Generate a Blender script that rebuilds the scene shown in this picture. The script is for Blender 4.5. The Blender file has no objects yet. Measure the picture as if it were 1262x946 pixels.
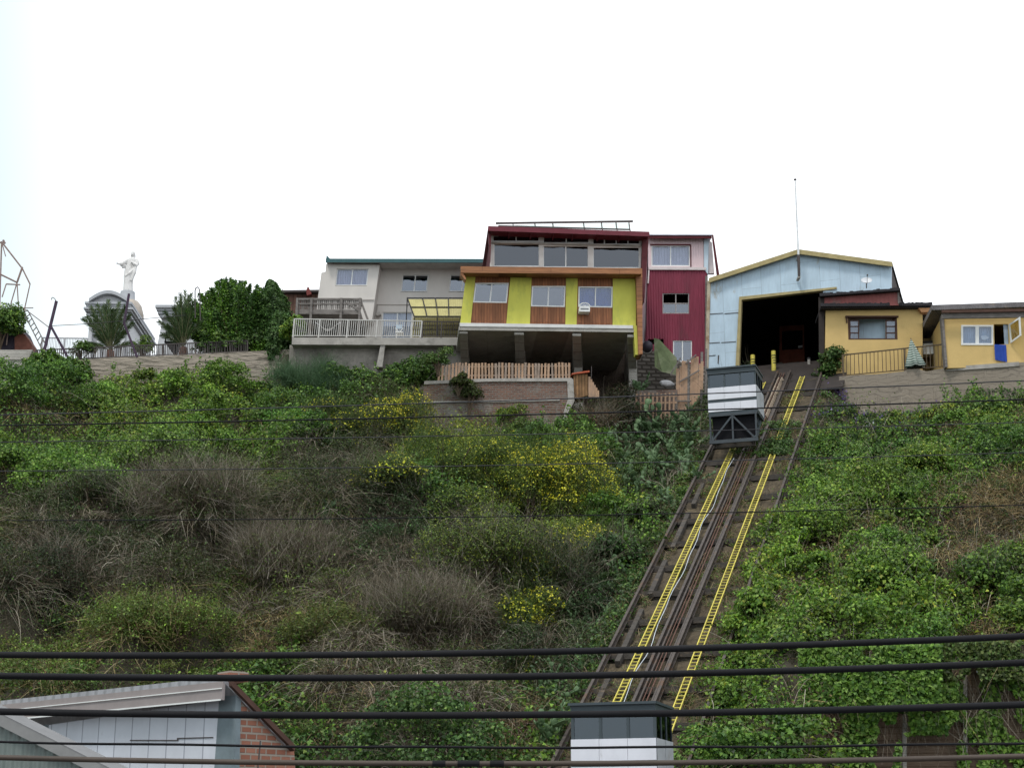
import bpy, bmesh, math, random
import numpy as np
from mathutils import Vector, Matrix, Euler
from mathutils.geometry import tessellate_polygon

random.seed(7)
S = bpy.context.scene
COL = S.collection

# ------------------------------------------------------------------ camera
IW, IH, FPX, PITCH, EYE = 1262.0, 946.0, 2000.0, math.radians(16), 1.6
cam_d = bpy.data.cameras.new('camera')
cam_d.sensor_width = 36.0
cam_d.lens = FPX * 36.0 / IW
cam_d.clip_start = 0.1
cam_d.clip_end = 4000
cam = bpy.data.objects.new('camera', cam_d)
cam.location = (0, 0, EYE)
cam.rotation_euler = (math.radians(90) + PITCH, 0, 0)
COL.objects.link(cam)
S.camera = cam

# ------------------------------------------------------------------ sky, sun, exposure
SUN_EL, SUN_AZ = math.radians(62), math.radians(215)      # azimuth from +Y, clockwise: behind and left of the camera
W = bpy.data.worlds.new('World')
S.world = W
W.use_nodes = True
wn, wl = W.node_tree.nodes, W.node_tree.links
wn.clear()
w_out = wn.new('ShaderNodeOutputWorld')
w_bg = wn.new('ShaderNodeBackground')
w_bg.inputs['Strength'].default_value = 0.108
w_sky = wn.new('ShaderNodeTexSky')
w_sky.sky_type = 'NISHITA'
w_sky.sun_disc = False
w_sky.sun_elevation = SUN_EL
w_sky.sun_rotation = SUN_AZ
w_mix = wn.new('ShaderNodeMix')
w_mix.data_type = 'RGBA'
w_mix.inputs['Factor'].default_value = 0.93
w_tc = wn.new('ShaderNodeTexCoord')
w_no = wn.new('ShaderNodeTexNoise')
w_no.inputs['Scale'].default_value = 1.6
w_no.inputs['Detail'].default_value = 4
w_rp = wn.new('ShaderNodeValToRGB')
w_rp.color_ramp.elements[0].position = 0.3
w_rp.color_ramp.elements[0].color = (9.6, 10.3, 10.9, 1)
w_rp.color_ramp.elements[1].position = 0.7
w_rp.color_ramp.elements[1].color = (11.2, 11.4, 11.6, 1)
wl.new(w_tc.outputs['Generated'], w_no.inputs['Vector'])
wl.new(w_no.outputs['Fac'], w_rp.inputs['Fac'])
wl.new(w_sky.outputs['Color'], w_mix.inputs['A'])
w_sx = wn.new('ShaderNodeSeparateXYZ'); wl.new(w_tc.outputs['Generated'], w_sx.inputs[0])
w_mr = wn.new('ShaderNodeMapRange')                        # thinner, slightly blue cloud towards the left
w_mr.inputs['From Min'].default_value = -0.20; w_mr.inputs['From Max'].default_value = -0.31
wl.new(w_sx.outputs['X'], w_mr.inputs['Value'])
w_m2 = wn.new('ShaderNodeMix'); w_m2.data_type = 'RGBA'
w_m2.inputs['B'].default_value = (6.0, 6.9, 7.15, 1)
wl.new(w_mr.outputs['Result'], w_m2.inputs['Factor']); wl.new(w_rp.outputs['Color'], w_m2.inputs['A'])
wl.new(w_m2.outputs['Result'], w_mix.inputs['B'])
wl.new(w_mix.outputs['Result'], w_bg.inputs['Color'])
wl.new(w_bg.outputs['Background'], w_out.inputs['Surface'])

sun_d = bpy.data.lights.new('sun', 'SUN')
sun_d.energy = 1.5
sun_d.angle = math.radians(12)
sun_d.color = (1.0, 0.95, 0.88)
sun = bpy.data.objects.new('sun', sun_d)
sun.location = (-20, -20, 60)
_sd = Vector((math.sin(SUN_AZ) * math.cos(SUN_EL), math.cos(SUN_AZ) * math.cos(SUN_EL), math.sin(SUN_EL)))
sun.rotation_euler = _sd.to_track_quat('Z', 'Y').to_euler()
COL.objects.link(sun)

S.view_settings.view_transform = 'Standard'
S.view_settings.look = 'None'
S.view_settings.exposure = 0.4
S.view_settings.gamma = 1.0
S.render.engine = 'CYCLES'
S.cycles.max_bounces = 5
S.cycles.diffuse_bounces = 3
S.cycles.transparent_max_bounces = 6

# ------------------------------------------------------------------ lens helpers
CT, ST = math.cos(PITCH), math.sin(PITCH)
CAM = Vector((0, 0, EYE))

def ray(px, py):                       # unnormalised direction with unit camera depth
    u, v = (px - IW / 2) / FPX, (IH / 2 - py) / FPX
    return Vector((u, CT - v * ST, ST + v * CT))

def pz(px, py, Z):
    return CAM + ray(px, py) * Z

def proj(x, y, z):                     # numpy friendly
    z = z - EYE
    Z = y * CT + z * ST
    v = -y * ST + z * CT
    return IW / 2 + FPX * x / Z, IH / 2 - FPX * v / Z, Z

class Facade:                          # a vertical plane through a known point, turned by a degrees
    def __init__(s, px, py, Z, a=0.0):
        a = math.radians(a)
        s.P0 = pz(px, py, Z)
        s.r = Vector((math.cos(a), -math.sin(a), 0))
        s.n = Vector((math.sin(a), math.cos(a), 0))
    def p(s, px, py, off=0.0):
        d = ray(px, py)
        t = (s.P0 - s.n * off - CAM).dot(s.n) / d.dot(s.n)
        return CAM + d * t

# ------------------------------------------------------------------ materials
_M = {}
def nt_new(name):
    m = bpy.data.materials.new(name)
    m.use_nodes = True
    nt = m.node_tree
    b = nt.nodes['Principled BSDF']
    return m, nt, b

def mat(name, col, rough=0.85, var=0.18, scale=2.5, stretch=(1, 1, 1), second=None, cov=0.5, soft=0.12, sscale=1.2,
        bump=0.0, bscale=20.0, corr=None, corr_h=0.02, corr_axis='X', metal=0.0, spec=0.3, planks=None, grooves=None):
    """paint / plaster / timber with uneven tone, optional second coat in patches, corrugation and board joints"""
    if name in _M: return _M[name]
    m, nt, b = nt_new(name)
    N, L = nt.nodes, nt.links
    tc = N.new('ShaderNodeTexCoord')
    mp = N.new('ShaderNodeMapping'); mp.inputs['Scale'].default_value = stretch
    L.new(tc.outputs['Object'], mp.inputs['Vector'])
    no = N.new('ShaderNodeTexNoise'); no.inputs['Scale'].default_value = scale; no.inputs['Detail'].default_value = 6
    no.inputs['Roughness'].default_value = 0.65
    L.new(mp.outputs['Vector'], no.inputs['Vector'])
    rp = N.new('ShaderNodeValToRGB')
    rp.color_ramp.elements[0].position = 0.28; rp.color_ramp.elements[1].position = 0.72
    rp.color_ramp.elements[0].color = tuple(c * (1 - var) for c in col) + (1,)
    rp.color_ramp.elements[1].color = tuple(min(1, c * (1 + var)) for c in col) + (1,)
    L.new(no.outputs['Fac'], rp.inputs['Fac'])
    out = rp.outputs['Color']
    if second is not None:
        n2 = N.new('ShaderNodeTexNoise'); n2.inputs['Scale'].default_value = sscale; n2.inputs['Detail'].default_value = 8
        n2.inputs['Roughness'].default_value = 0.7
        L.new(mp.outputs['Vector'], n2.inputs['Vector'])
        r2 = N.new('ShaderNodeValToRGB')
        r2.color_ramp.elements[0].position = cov; r2.color_ramp.elements[1].position = min(1, cov + soft)
        r2.color_ramp.elements[0].color = (0, 0, 0, 1); r2.color_ramp.elements[1].color = (1, 1, 1, 1)
        L.new(n2.outputs['Fac'], r2.inputs['Fac'])
        mx = N.new('ShaderNodeMix'); mx.data_type = 'RGBA'
        L.new(r2.outputs['Color'], mx.inputs['Factor'])
        L.new(out, mx.inputs['A']); mx.inputs['B'].default_value = tuple(second) + (1,)
        out = mx.outputs['Result']
    if planks is not None:             # (width, length, joint width, joint colour, tone variation, upright?)
        w_, l_, j_, jc, tv, up = planks
        sx = N.new('ShaderNodeSeparateXYZ'); L.new(tc.outputs['Object'], sx.inputs[0])
        cx = N.new('ShaderNodeCombineXYZ')
        if up: L.new(sx.outputs['Z'], cx.inputs['X']); L.new(sx.outputs['X'], cx.inputs['Y'])
        else: L.new(sx.outputs['X'], cx.inputs['X']); L.new(sx.outputs['Z'], cx.inputs['Y'])
        br = N.new('ShaderNodeTexBrick'); br.inputs['Scale'].default_value = 1.0
        br.inputs['Brick Width'].default_value = l_; br.inputs['Row Height'].default_value = w_
        br.inputs['Mortar Size'].default_value = j_; br.inputs['Mortar Smooth'].default_value = 0.1
        br.inputs['Color1'].default_value = (1 - tv,) * 3 + (1,); br.inputs['Color2'].default_value = (1, 1, 1, 1)
        br.inputs['Mortar'].default_value = tuple(jc) + (1,)
        L.new(cx.outputs[0], br.inputs['Vector'])
        mm = N.new('ShaderNodeMix'); mm.data_type = 'RGBA'; mm.blend_type = 'MULTIPLY'; mm.inputs['Factor'].default_value = 1
        L.new(out, mm.inputs['A']); L.new(br.outputs['Color'], mm.inputs['B'])
        out = mm.outputs['Result']
    L.new(out, b.inputs['Base Color'])
    b.inputs['Roughness'].default_value = rough
    b.inputs['Metallic'].default_value = metal
    b.inputs['Specular IOR Level'].default_value = spec
    prev = None
    if bump > 0:
        nb = N.new('ShaderNodeTexNoise'); nb.inputs['Scale'].default_value = bscale; nb.inputs['Detail'].default_value = 5
        L.new(mp.outputs['Vector'], nb.inputs['Vector'])
        bp = N.new('ShaderNodeBump'); bp.inputs['Strength'].default_value = 1.0; bp.inputs['Distance'].default_value = bump
        L.new(nb.outputs['Fac'], bp.inputs['Height']); prev = bp
        L.new(bp.outputs['Normal'], b.inputs['Normal'])
    if corr:
        wv = N.new('ShaderNodeTexWave'); wv.wave_type = 'BANDS'; wv.bands_direction = corr_axis
        wv.inputs['Scale'].default_value = 0.314 / corr; wv.inputs['Distortion'].default_value = 0.15
        L.new(tc.outputs['Object'], wv.inputs['Vector'])
        bc = N.new('ShaderNodeBump'); bc.inputs['Strength'].default_value = 1.0; bc.inputs['Distance'].default_value = corr_h
        L.new(wv.outputs['Fac'], bc.inputs['Height'])
        if prev: L.new(prev.outputs['Normal'], bc.inputs['Normal'])
        L.new(bc.outputs['Normal'], b.inputs['Normal'])
    _M[name] = m
    return m

def brick_mat(name, c1, c2, mortar, bw=0.26, rh=0.085, ms=0.014, weather=(.3, .29, .27), cov=0.55, warp=0.05):
    m, nt, b = nt_new(name)
    N, L = nt.nodes, nt.links
    tc = N.new('ShaderNodeTexCoord')
    nz = N.new('ShaderNodeTexNoise'); nz.inputs['Scale'].default_value = 1.1; nz.inputs['Detail'].default_value = 3
    L.new(tc.outputs['Object'], nz.inputs['Vector'])
    sx = N.new('ShaderNodeSeparateXYZ'); L.new(tc.outputs['Object'], sx.inputs[0])
    ad = N.new('ShaderNodeMath'); ad.operation = 'MULTIPLY_ADD'; ad.inputs[1].default_value = warp
    L.new(nz.outputs['Fac'], ad.inputs[0]); L.new(sx.outputs['Z'], ad.inputs[2])
    xy = N.new('ShaderNodeMath'); xy.operation = 'ADD'
    L.new(sx.outputs['X'], xy.inputs[0]); L.new(sx.outputs['Y'], xy.inputs[1])
    cx = N.new('ShaderNodeCombineXYZ'); L.new(xy.outputs[0], cx.inputs['X']); L.new(ad.outputs[0], cx.inputs['Y'])
    br = N.new('ShaderNodeTexBrick'); br.inputs['Scale'].default_value = 1.0
    br.inputs['Brick Width'].default_value = bw; br.inputs['Row Height'].default_value = rh
    br.inputs['Mortar Size'].default_value = ms; br.inputs['Mortar Smooth'].default_value = 0.2
    br.inputs['Color1'].default_value = tuple(c1) + (1,); br.inputs['Color2'].default_value = tuple(c2) + (1,)
    br.inputs['Mortar'].default_value = tuple(mortar) + (1,)
    L.new(cx.outputs[0], br.inputs['Vector'])
    n2 = N.new('ShaderNodeTexNoise'); n2.inputs['Scale'].default_value = 0.9; n2.inputs['Detail'].default_value = 8
    n2.inputs['Roughness'].default_value = 0.75
    L.new(tc.outputs['Object'], n2.inputs['Vector'])
    r2 = N.new('ShaderNodeValToRGB'); r2.color_ramp.elements[0].position = cov; r2.color_ramp.elements[1].position = cov + 0.12
    L.new(n2.outputs['Fac'], r2.inputs['Fac'])
    mx = N.new('ShaderNodeMix'); mx.data_type = 'RGBA'
    L.new(r2.outputs['Color'], mx.inputs['Factor']); L.new(br.outputs['Color'], mx.inputs['A'])
    mx.inputs['B'].default_value = tuple(weather) + (1,)
    L.new(mx.outputs['Result'], b.inputs['Base Color'])
    b.inputs['Roughness'].default_value = 0.92
    bp = N.new('ShaderNodeBump'); bp.inputs['Distance'].default_value = 0.02; bp.invert = True
    L.new(br.outputs['Fac'], bp.inputs['Height']); L.new(bp.outputs['Normal'], b.inputs['Normal'])
    _M[name] = m
    return m

def glass_mat(name, tint=(.55, .6, .65), refl=0.35, rough=0.03):
    """window glass: part lets the room show through, part mirrors the sky"""
    m, nt, b = nt_new(name)
    N, L = nt.nodes, nt.links
    N.remove(b)
    out = N['Material Output']
    tr = N.new('ShaderNodeBsdfTransparent'); tr.inputs['Color'].default_value = tuple(tint) + (1,)
    gl = N.new('ShaderNodeBsdfGlossy'); gl.inputs['Roughness'].default_value = rough
    gl.inputs['Color'].default_value = (.8, .86, .95, 1)
    tc = N.new('ShaderNodeTexCoord'); nz = N.new('ShaderNodeTexNoise'); nz.inputs['Scale'].default_value = 1.3
    L.new(tc.outputs['Object'], nz.inputs['Vector'])
    bp = N.new('ShaderNodeBump'); bp.inputs['Distance'].default_value = 0.015
    L.new(nz.outputs['Fac'], bp.inputs['Height']); L.new(bp.outputs['Normal'], gl.inputs['Normal'])
    mx = N.new('ShaderNodeMixShader'); mx.inputs[0].default_value = refl
    L.new(tr.outputs[0], mx.inputs[1]); L.new(gl.outputs[0], mx.inputs[2]); L.new(mx.outputs[0], out.inputs['Surface'])
    _M[name] = m
    return m

def leaf_mat(name, trans=0.3, rough=0.55, spec=0.25):
    """foliage: each leaf carries its own natural hue in the attribute 'leafcol'"""
    m, nt, b = nt_new(name)
    N, L = nt.nodes, nt.links
    at = N.new('ShaderNodeAttribute'); at.attribute_name = 'leafcol'
    L.new(at.outputs['Color'], b.inputs['Base Color'])
    b.inputs['Roughness'].default_value = rough
    b.inputs['Specular IOR Level'].default_value = spec
    if trans:
        tl = N.new('ShaderNodeBsdfTranslucent'); L.new(at.outputs['Color'], tl.inputs['Color'])
        mx = N.new('ShaderNodeMixShader'); mx.inputs[0].default_value = trans
        L.new(b.outputs[0], mx.inputs[1]); L.new(tl.outputs[0], mx.inputs[2])
        L.new(mx.outputs[0], N['Material Output'].inputs['Surface'])
    _M[name] = m
    return m

# ------------------------------------------------------------------ mesh builder
class MB:
    def __init__(s): s.v, s.f = [], []
    def add(s, vs, fs):
        o = len(s.v); s.v += [tuple(v) for v in vs]; s.f += [tuple(i + o for i in f) for f in fs]; return s
    def prism(s, pts, vec):
        n = len(pts); vec = Vector(vec)
        vs = [Vector(p) for p in pts] + [Vector(p) + vec for p in pts]
        fs = [tuple(range(n)), tuple(range(2 * n - 1, n - 1, -1))]
        fs += [(i, i + n, (i + 1) % n + n, (i + 1) % n) for i in range(n)]
        return s.add(vs, fs)
    def box(s, c, sx, sy, sz, rz=0.0, tilt=None):
        R = Matrix.Rotation(rz, 3, 'Z')
        if tilt is not None: R = tilt
        c = Vector(c); vs = []
        for k in (-.5, .5):
            for i, j in ((-.5, -.5), (.5, -.5), (.5, .5), (-.5, .5)):
                vs.append(c + R @ Vector((i * sx, j * sy, k * sz)))
        return s.add(vs, [(3, 2, 1, 0), (4, 5, 6, 7), (0, 1, 5, 4), (1, 2, 6, 5), (2, 3, 7, 6), (3, 0, 4, 7)])
    def beam(s, a, b, w, h, up=(0, 0, 1)):
        a, b = Vector(a), Vector(b); d = (b - a)
        if d.length < 1e-6: return s
        d.normalize(); up = Vector(up)
        x = d.cross(up)
        if x.length < 1e-3: x = d.cross(Vector((0, 1, 0)))
        x.normalize(); y = x.cross(d).normalized()
        vs = []
        for p in (a, b):
            for i, j in ((-.5, -.5), (.5, -.5), (.5, .5), (-.5, .5)): vs.append(p + x * (i * w) + y * (j * h))
        return s.add(vs, [(0, 1, 2, 3), (7, 6, 5, 4), (0, 4, 5, 1), (1, 5, 6, 2), (2, 6, 7, 3), (3, 7, 4, 0)])
    def tube(s, pts, r, n=8, caps=True):
        pts = [Vector(p) for p in pts]
        rs = r if isinstance(r, (list, tuple)) else [r] * len(pts)
        o = len(s.v); prev = None
        for i, p in enumerate(pts):
            d = (pts[min(i + 1, len(pts) - 1)] - pts[max(i - 1, 0)]).normalized()
            if prev is None:
                x = d.cross(Vector((0, 0, 1)))
                if x.length < 0.05: x = d.cross(Vector((1, 0, 0)))
            else:
                x = prev - d * prev.dot(d)
            x.normalize(); prev = x; y = d.cross(x)
            for k in range(n):
                a = 2 * math.pi * k / n
                s.v.append(tuple(p + (x * math.cos(a) + y * math.sin(a)) * rs[i]))
        for i in range(len(pts) - 1):
            for k in range(n):
                a, b = o + i * n + k, o + i * n + (k + 1) % n
                s.f.append((a, b, b + n, a + n))
        if caps:
            s.f.append(tuple(o + k for k in range(n - 1, -1, -1)))
            e = o + (len(pts) - 1) * n
            s.f.append(tuple(e + k for k in range(n)))
        return s
    def lathe(s, c, prof, n=16, ax=(0, 0, 1)):      # prof: (radius, height)
        c = Vector(c); q = Vector(ax).to_track_quat('Z', 'Y'); o = len(s.v)
        for r, h in prof:
            for k in range(n):
                a = 2 * math.pi * k / n
                s.v.append(tuple(c + q @ Vector((r * math.cos(a), r * math.sin(a), h))))
        for i in range(len(prof) - 1):
            for k in range(n):
                a, b = o + i * n + k, o + i * n + (k + 1) % n
                s.f.append((a, b, b + n, a + n))
        s.f.append(tuple(o + k for k in range(n - 1, -1, -1)))
        e = o + (len(prof) - 1) * n
        s.f.append(tuple(e + k for k in range(n)))
        return s
    def build(s, name, m, parent=None, smooth=False):
        me = bpy.data.meshes.new(name)
        me.from_pydata(s.v, [], s.f)
        me.materials.append(m)
        if smooth: me.polygons.foreach_set('use_smooth', [True] * len(me.polygons))
        bm = bmesh.new(); bm.from_mesh(me); bmesh.ops.recalc_face_normals(bm, faces=bm.faces); bm.to_mesh(me); bm.free()
        me.update()
        o = bpy.data.objects.new(name, me)
        COL.objects.link(o)
        if parent is not None: o.parent = parent
        return o

def tag(o, label=None, cat=None, group=None, kind=None):
    if label: o['label'] = label
    if cat: o['category'] = cat
    if group: o['group'] = group
    if kind: o['kind'] = kind
    return o

def thing(name, label, cat, group=None):
    o = bpy.data.objects.new(name, None)
    o.empty_display_size = 0.5
    COL.objects.link(o)
    return tag(o, label, cat, group)

def kids(o):
    return [c for c in o.children]

def settle(root):
    """parts were built in world space: move the thing's origin to the middle of its base"""
    bpy.context.view_layer.update()
    ms = []
    def walk(o):
        if o.type == 'MESH': ms.append(o)
        for c in o.children: walk(c)
    walk(root)
    lo, hi = np.full(3, 1e9), np.full(3, -1e9)
    for o in ms:
        a = np.empty(len(o.data.vertices) * 3, dtype=np.float32); o.data.vertices.foreach_get('co', a); a = a.reshape(-1, 3)
        lo = np.minimum(lo, a.min(0)); hi = np.maximum(hi, a.max(0))
    c = Vector(((lo[0] + hi[0]) / 2, (lo[1] + hi[1]) / 2, lo[2]))
    done = set()
    for o in ms:
        if o.data.name in done: continue
        done.add(o.data.name)
        o.data.transform(Matrix.Translation(-c))
    root.location = c
    return root

def copy_tree(o, parent=None):
    c = o.copy(); COL.objects.link(c); c.parent = parent
    for ch in kids(o): copy_tree(ch, c)
    return c

# ------------------------------------------------------------------ facade helpers
def fslab(mb, F, poly, off=0.0, th=0.1):
    """polygon (as seen in elevation) given thickness inward"""
    return mb.prism([F.p(x, y, off) for x, y in poly], F.n * th)

def fwall(mb, F, poly, holes, off=0.0, th=0.2):
    loops = [[F.p(x, y, off) for x, y in poly]] + [[F.p(x, y, off) for x, y in h] for h in holes]
    tris = tessellate_polygon(loops)
    flat = [p for l in loops for p in l]
    n = len(flat)
    vs = flat + [p + F.n * th for p in flat]
    fs = [tuple(t) for t in tris] + [tuple(i + n for i in reversed(t)) for t in tris]
    k = 0
    for l in loops:
        m_ = len(l)
        for i in range(m_):
            a, b = k + i, k + (i + 1) % m_
            fs.append((a, b, b + n, a + n))
        k += m_
    return mb.add(vs, fs)

def fshell(mb, F, poly, depth, off=0.0, start=0.2, back=True):
    """side walls, roof sheet and back wall of a house behind its front wall"""
    P = [F.p(x, y, off) for x, y in poly]; n = len(P)
    a = [p + F.n * start for p in P]; b = [p + F.n * depth for p in P]
    fs = [(i, (i + 1) % n, (i + 1) % n + n, i + n) for i in range(n)]
    if back: fs.append(tuple(range(n, 2 * n)))
    return mb.add(a + b, fs)

def bil(Q, u, v):                        # Q = TL TR BR BL
    return Q[0] * (1 - u) * (1 - v) + Q[1] * u * (1 - v) + Q[2] * u * v + Q[3] * (1 - u) * v

def window(parent, F, q, cols=2, rows=1, fw=0.06, off=-0.05, fmat=None, gmat=None, curtain=None, sill=None, name='window',
           mull=0.05, open_cells=(), room=True):
    """q = four corners TL TR BR BL. frame > glass, curtain, sill"""
    Q = [F.p(x, y, off) for x, y in q]
    w = (Q[1] - Q[0]).length; h = (Q[3] - Q[0]).length
    mb = MB()
    eu, ev = fw / w, fw / h
    def bar(u0, v0, u1, v1, t=0.07, mb=mb, d=0.0):
        mb.prism([bil(Q, u0, v0) + F.n * d, bil(Q, u1, v0) + F.n * d, bil(Q, u1, v1) + F.n * d, bil(Q, u0, v1) + F.n * d], F.n * t)
    bar(0, 0, 1, ev); bar(0, 1 - ev, 1, 1); bar(0, ev, eu, 1 - ev); bar(1 - eu, ev, 1, 1 - ev)
    mu, mv = mull / w, mull / h
    for i in range(1, cols):
        c = i / cols; bar(c - mu / 2, ev, c + mu / 2, 1 - ev, 0.06, d=0.004)
    for j in range(1, rows):
        c = j / rows
        for i in range(cols):
            a = eu if i == 0 else i / cols + mu / 2
            b = 1 - eu if i == cols - 1 else (i + 1) / cols - mu / 2
            bar(a, c - mv / 2, b, c + mv / 2, 0.05, d=0.008)
    fr = mb.build(name, fmat, parent)
    g = MB()
    for j in range(rows):
        for i in range(cols):
            if (i, j) in open_cells: continue
            g.prism([bil(Q, a, b) + F.n * 0.035 for a, b in
                     ((i / cols, j / rows), ((i + 1) / cols, j / rows), ((i + 1) / cols, (j + 1) / rows), (i / cols, (j + 1) / rows))], F.n * 0.006)
    if g.v: g.build('glass', gmat, fr)
    if curtain:
        cm, u0, u1, drop = curtain
        c = MB(); n = 60; vs = []
        for i in range(n + 1):
            u = u0 + (u1 - u0) * i / n
            ph = 0.025 * math.sin(i * 1.35) + 0.012 * math.sin(i * 2.9 + 1)
            for v in (0.01, drop): vs.append(bil(Q, min(max(u, 0), 1), v) + F.n * (0.17 + ph))
        c.add(vs, [(2 * i, 2 * i + 1, 2 * i + 3, 2 * i + 2) for i in range(n)])
        c.build('curtain', cm, fr, smooth=True)
    if sill:
        sm, so = sill
        s_ = MB()
        A, B = Q[3], Q[2]
        s_.prism([A - F.n * so, B - F.n * so, B - F.n * so - Vector((0, 0, .05)), A - F.n * so - Vector((0, 0, .05))], F.n * (so + 0.03))
        s_.build('sill', sm, fr)
    return fr

def rowq(x0, y0, x1, y1, lean=0.0, slope=0.0):
    """near-rectangle TL TR BR BL; lean moves the foot left, slope drops the right side"""
    d = lean * (y1 - y0); s_ = slope * (x1 - x0)
    return [(x0, y0), (x1, y0 + s_), (x1 - d, y1 + s_), (x0 - d, y1)]
# ------------------------------------------------------------------ the hill
def vnoise(x, y, seed=0):
    """smooth value noise on numpy arrays, 0..1"""
    x = np.asarray(x, dtype=np.float64); y = np.asarray(y, dtype=np.float64)
    xi, yi = np.floor(x).astype(np.int64), np.floor(y).astype(np.int64)
    fx, fy = x - xi, y - yi
    fx, fy = fx * fx * (3 - 2 * fx), fy * fy * (3 - 2 * fy)
    def h(a, b):
        n = (a * 374761393 + b * 668265263 + seed * 974634777) & 0x7fffffff
        n = ((n ^ (n >> 13)) * 1274126177) & 0x7fffffff
        return ((n ^ (n >> 16)) & 0xffff) / 65535.0
    return (h(xi, yi) * (1 - fx) * (1 - fy) + h(xi + 1, yi) * fx * (1 - fy) + h(xi, yi + 1) * (1 - fx) * fy + h(xi + 1, yi + 1) * fx * fy)

TD = ray(1203, -100).normalized()                       # direction of the rails
TH = Vector((TD.x, TD.y, 0)); TSL = TD.z / TH.length; TH.normalize()
TC = Vector((TH.y, -TH.x, 0))                           # across the rails, rightwards
T0 = pz(922, 567, 66.0)
def track(s, t, up=0.0):                                # s across, t horizontal distance along
    return T0 + TC * s + TH * t + Vector((0, 0, TSL * t + up))
def st_of(x, y):
    rx, ry = x - T0.x, y - T0.y
    return rx * TC.x + ry * TC.y, rx * TH.x + ry * TH.y

EX = [-70, -11.5, -11.25, -4.3, -4.1, 2.6, 2.9, 9.0, 9.6, 14.4, 15.0, 23.2, 34, 70]
EY = [77.2, 77.2, 75.6, 75.6, 71.9, 71.9, 75.2, 75.2, 79.6, 78.2, 73.7, 71.2, 68, 62]
BX = [-70, -11.5, -11.25, -4.3, -4.1, 2.6, 2.9, 9.0, 9.6, 14.4, 15.0, 70]
BZ = [24.9, 24.9, 24.9, 24.9, 21.9, 21.9, 22.0, 22.4, 24.9, 24.9, 22.6, 22.6]
def QY(x): return Q0.y - math.tan(math.radians(10)) * (x - Q0.x)
Q0 = pz(1120, 900, 43.0)
def H(x, y):
    x = np.asarray(x, float); y = np.asarray(y, float)
    s, t = st_of(x, y)
    zt = T0.z + TSL * t
    zl = 0.5 + 0.62 * (y - 40) + (vnoise(x * .16, y * .16, 3) - .5) * 1.5 + (vnoise(x * .45, y * .45, 5) - .5) * .5
    zl = zl - 0.9 * np.exp(-((x - 3.5) / 3.5) ** 2) * np.clip((y - 52) / 16, 0, 1) - 1.1 * np.clip((x - 3.6) / 1.5, 0, 1) * np.clip((y - 64) / 8, 0, 1)
    bump = (vnoise(x * .42, y * .36, 13) - .5) * 1.9 + (vnoise(x * .95, y * .8, 14) - .5) * .9
    bump = bump * np.clip((np.interp(x, EX, EY) - y) / 4, .1, 1)
    zl = zl + bump * 1.45 * np.clip((-s - 2.6) / 2, 0, 1)
    zr = zt - 1.6 * np.clip((y - 45) / 25, 0, 1) + (vnoise(x * .22, y * .22, 9) - .5) * 1.0 + 0.25 + bump * .8 * np.clip((s - 2.6) / 1.5, 0, 1)
    zr = zr - .9 * np.clip((y - np.interp(x, EX, EY) + 6) / 5, 0, 1) * np.clip((x - 14) / 2, 0, 1)
    zc = zt - 0.28 + (vnoise(x * 1.3, y * 1.3, 11) - .5) * .16
    wl_ = np.clip((-s - 2.3) / 2.2, 0, 1); wl_ = wl_ * wl_ * (3 - 2 * wl_)
    wr_ = np.clip((s - 2.2) / 1.6, 0, 1); wr_ = wr_ * wr_ * (3 - 2 * wr_)
    z = zc * (1 - wl_ - wr_) + zl * wl_ + zr * wr_
    ye = np.interp(x, EX, EY); zb = np.interp(x, BX, BZ)
    zb = np.where((x > -4.2) & (x < 9.3) & (y > 81.5), 24.9, zb)
    z = np.where(y > ye, zb, z)
    z = np.where((x > 8.0) & (y < QY(x) + .3) & (s > 3), -.3, z)      # cut away in front of the clay wall
    return np.maximum(z, -0.6)
def Hf(x, y): return float(H(x, y))

def on_hill(px, py, z0=30, z1=90):
    d = ray(px, py); Z = z0
    while Z < z1:
        p = CAM + d * Z
        if p.z < Hf(p.x, p.y): break
        Z += 0.25
    return CAM + d * Z

soil = mat('hill_soil', (.048, .042, .028), rough=0.95, var=.35, scale=1.4, second=(.10, .078, .05), cov=.58, soft=.2, sscale=.6,
           bump=.08, bscale=5)
xs = np.concatenate([np.arange(-70, -30, 2.0), np.arange(-30, 34, 0.4), np.arange(34, 72, 2.0)])
ys = np.concatenate([np.arange(36, 84, 0.4), np.arange(84, 160, 4.0)])
XX, YY = np.meshgrid(xs, ys)
ZZ = H(XX, YY)
nx, ny = len(xs), len(ys)
vv = np.stack([XX.ravel(), YY.ravel(), ZZ.ravel()], 1)
ii = (np.arange(ny - 1)[:, None] * nx + np.arange(nx - 1)[None, :]).ravel()
ff = np.stack([ii, ii + 1, ii + nx + 1, ii + nx], 1)
def np_mesh(name, verts, quads, m, parent=None, col=None, smooth=False):
    me = bpy.data.meshes.new(name)
    me.vertices.add(len(verts)); me.vertices.foreach_set('co', np.asarray(verts, np.float32).ravel())
    k = quads.shape[1]
    me.loops.add(quads.size); me.loops.foreach_set('vertex_index', quads.astype(np.int32).ravel())
    me.polygons.add(len(quads))
    me.polygons.foreach_set('loop_start', np.arange(0, quads.size, k, dtype=np.int32))
    me.update(calc_edges=True)
    if smooth: me.polygons.foreach_set('use_smooth', np.ones(len(quads), bool))
    if col is not None:
        at = me.attributes.new('leafcol', 'FLOAT_COLOR', 'FACE')
        c4 = np.ones((len(quads), 4), np.float32); c4[:, :3] = col
        at.data.foreach_set('color', c4.ravel())
    me.materials.append(m)
    o = bpy.data.objects.new(name, me); COL.objects.link(o)
    if parent is not None: o.parent = parent
    return o
hill = np_mesh('hillside', vv, ff, soil, smooth=True)
tag(hill, kind='structure')

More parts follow.
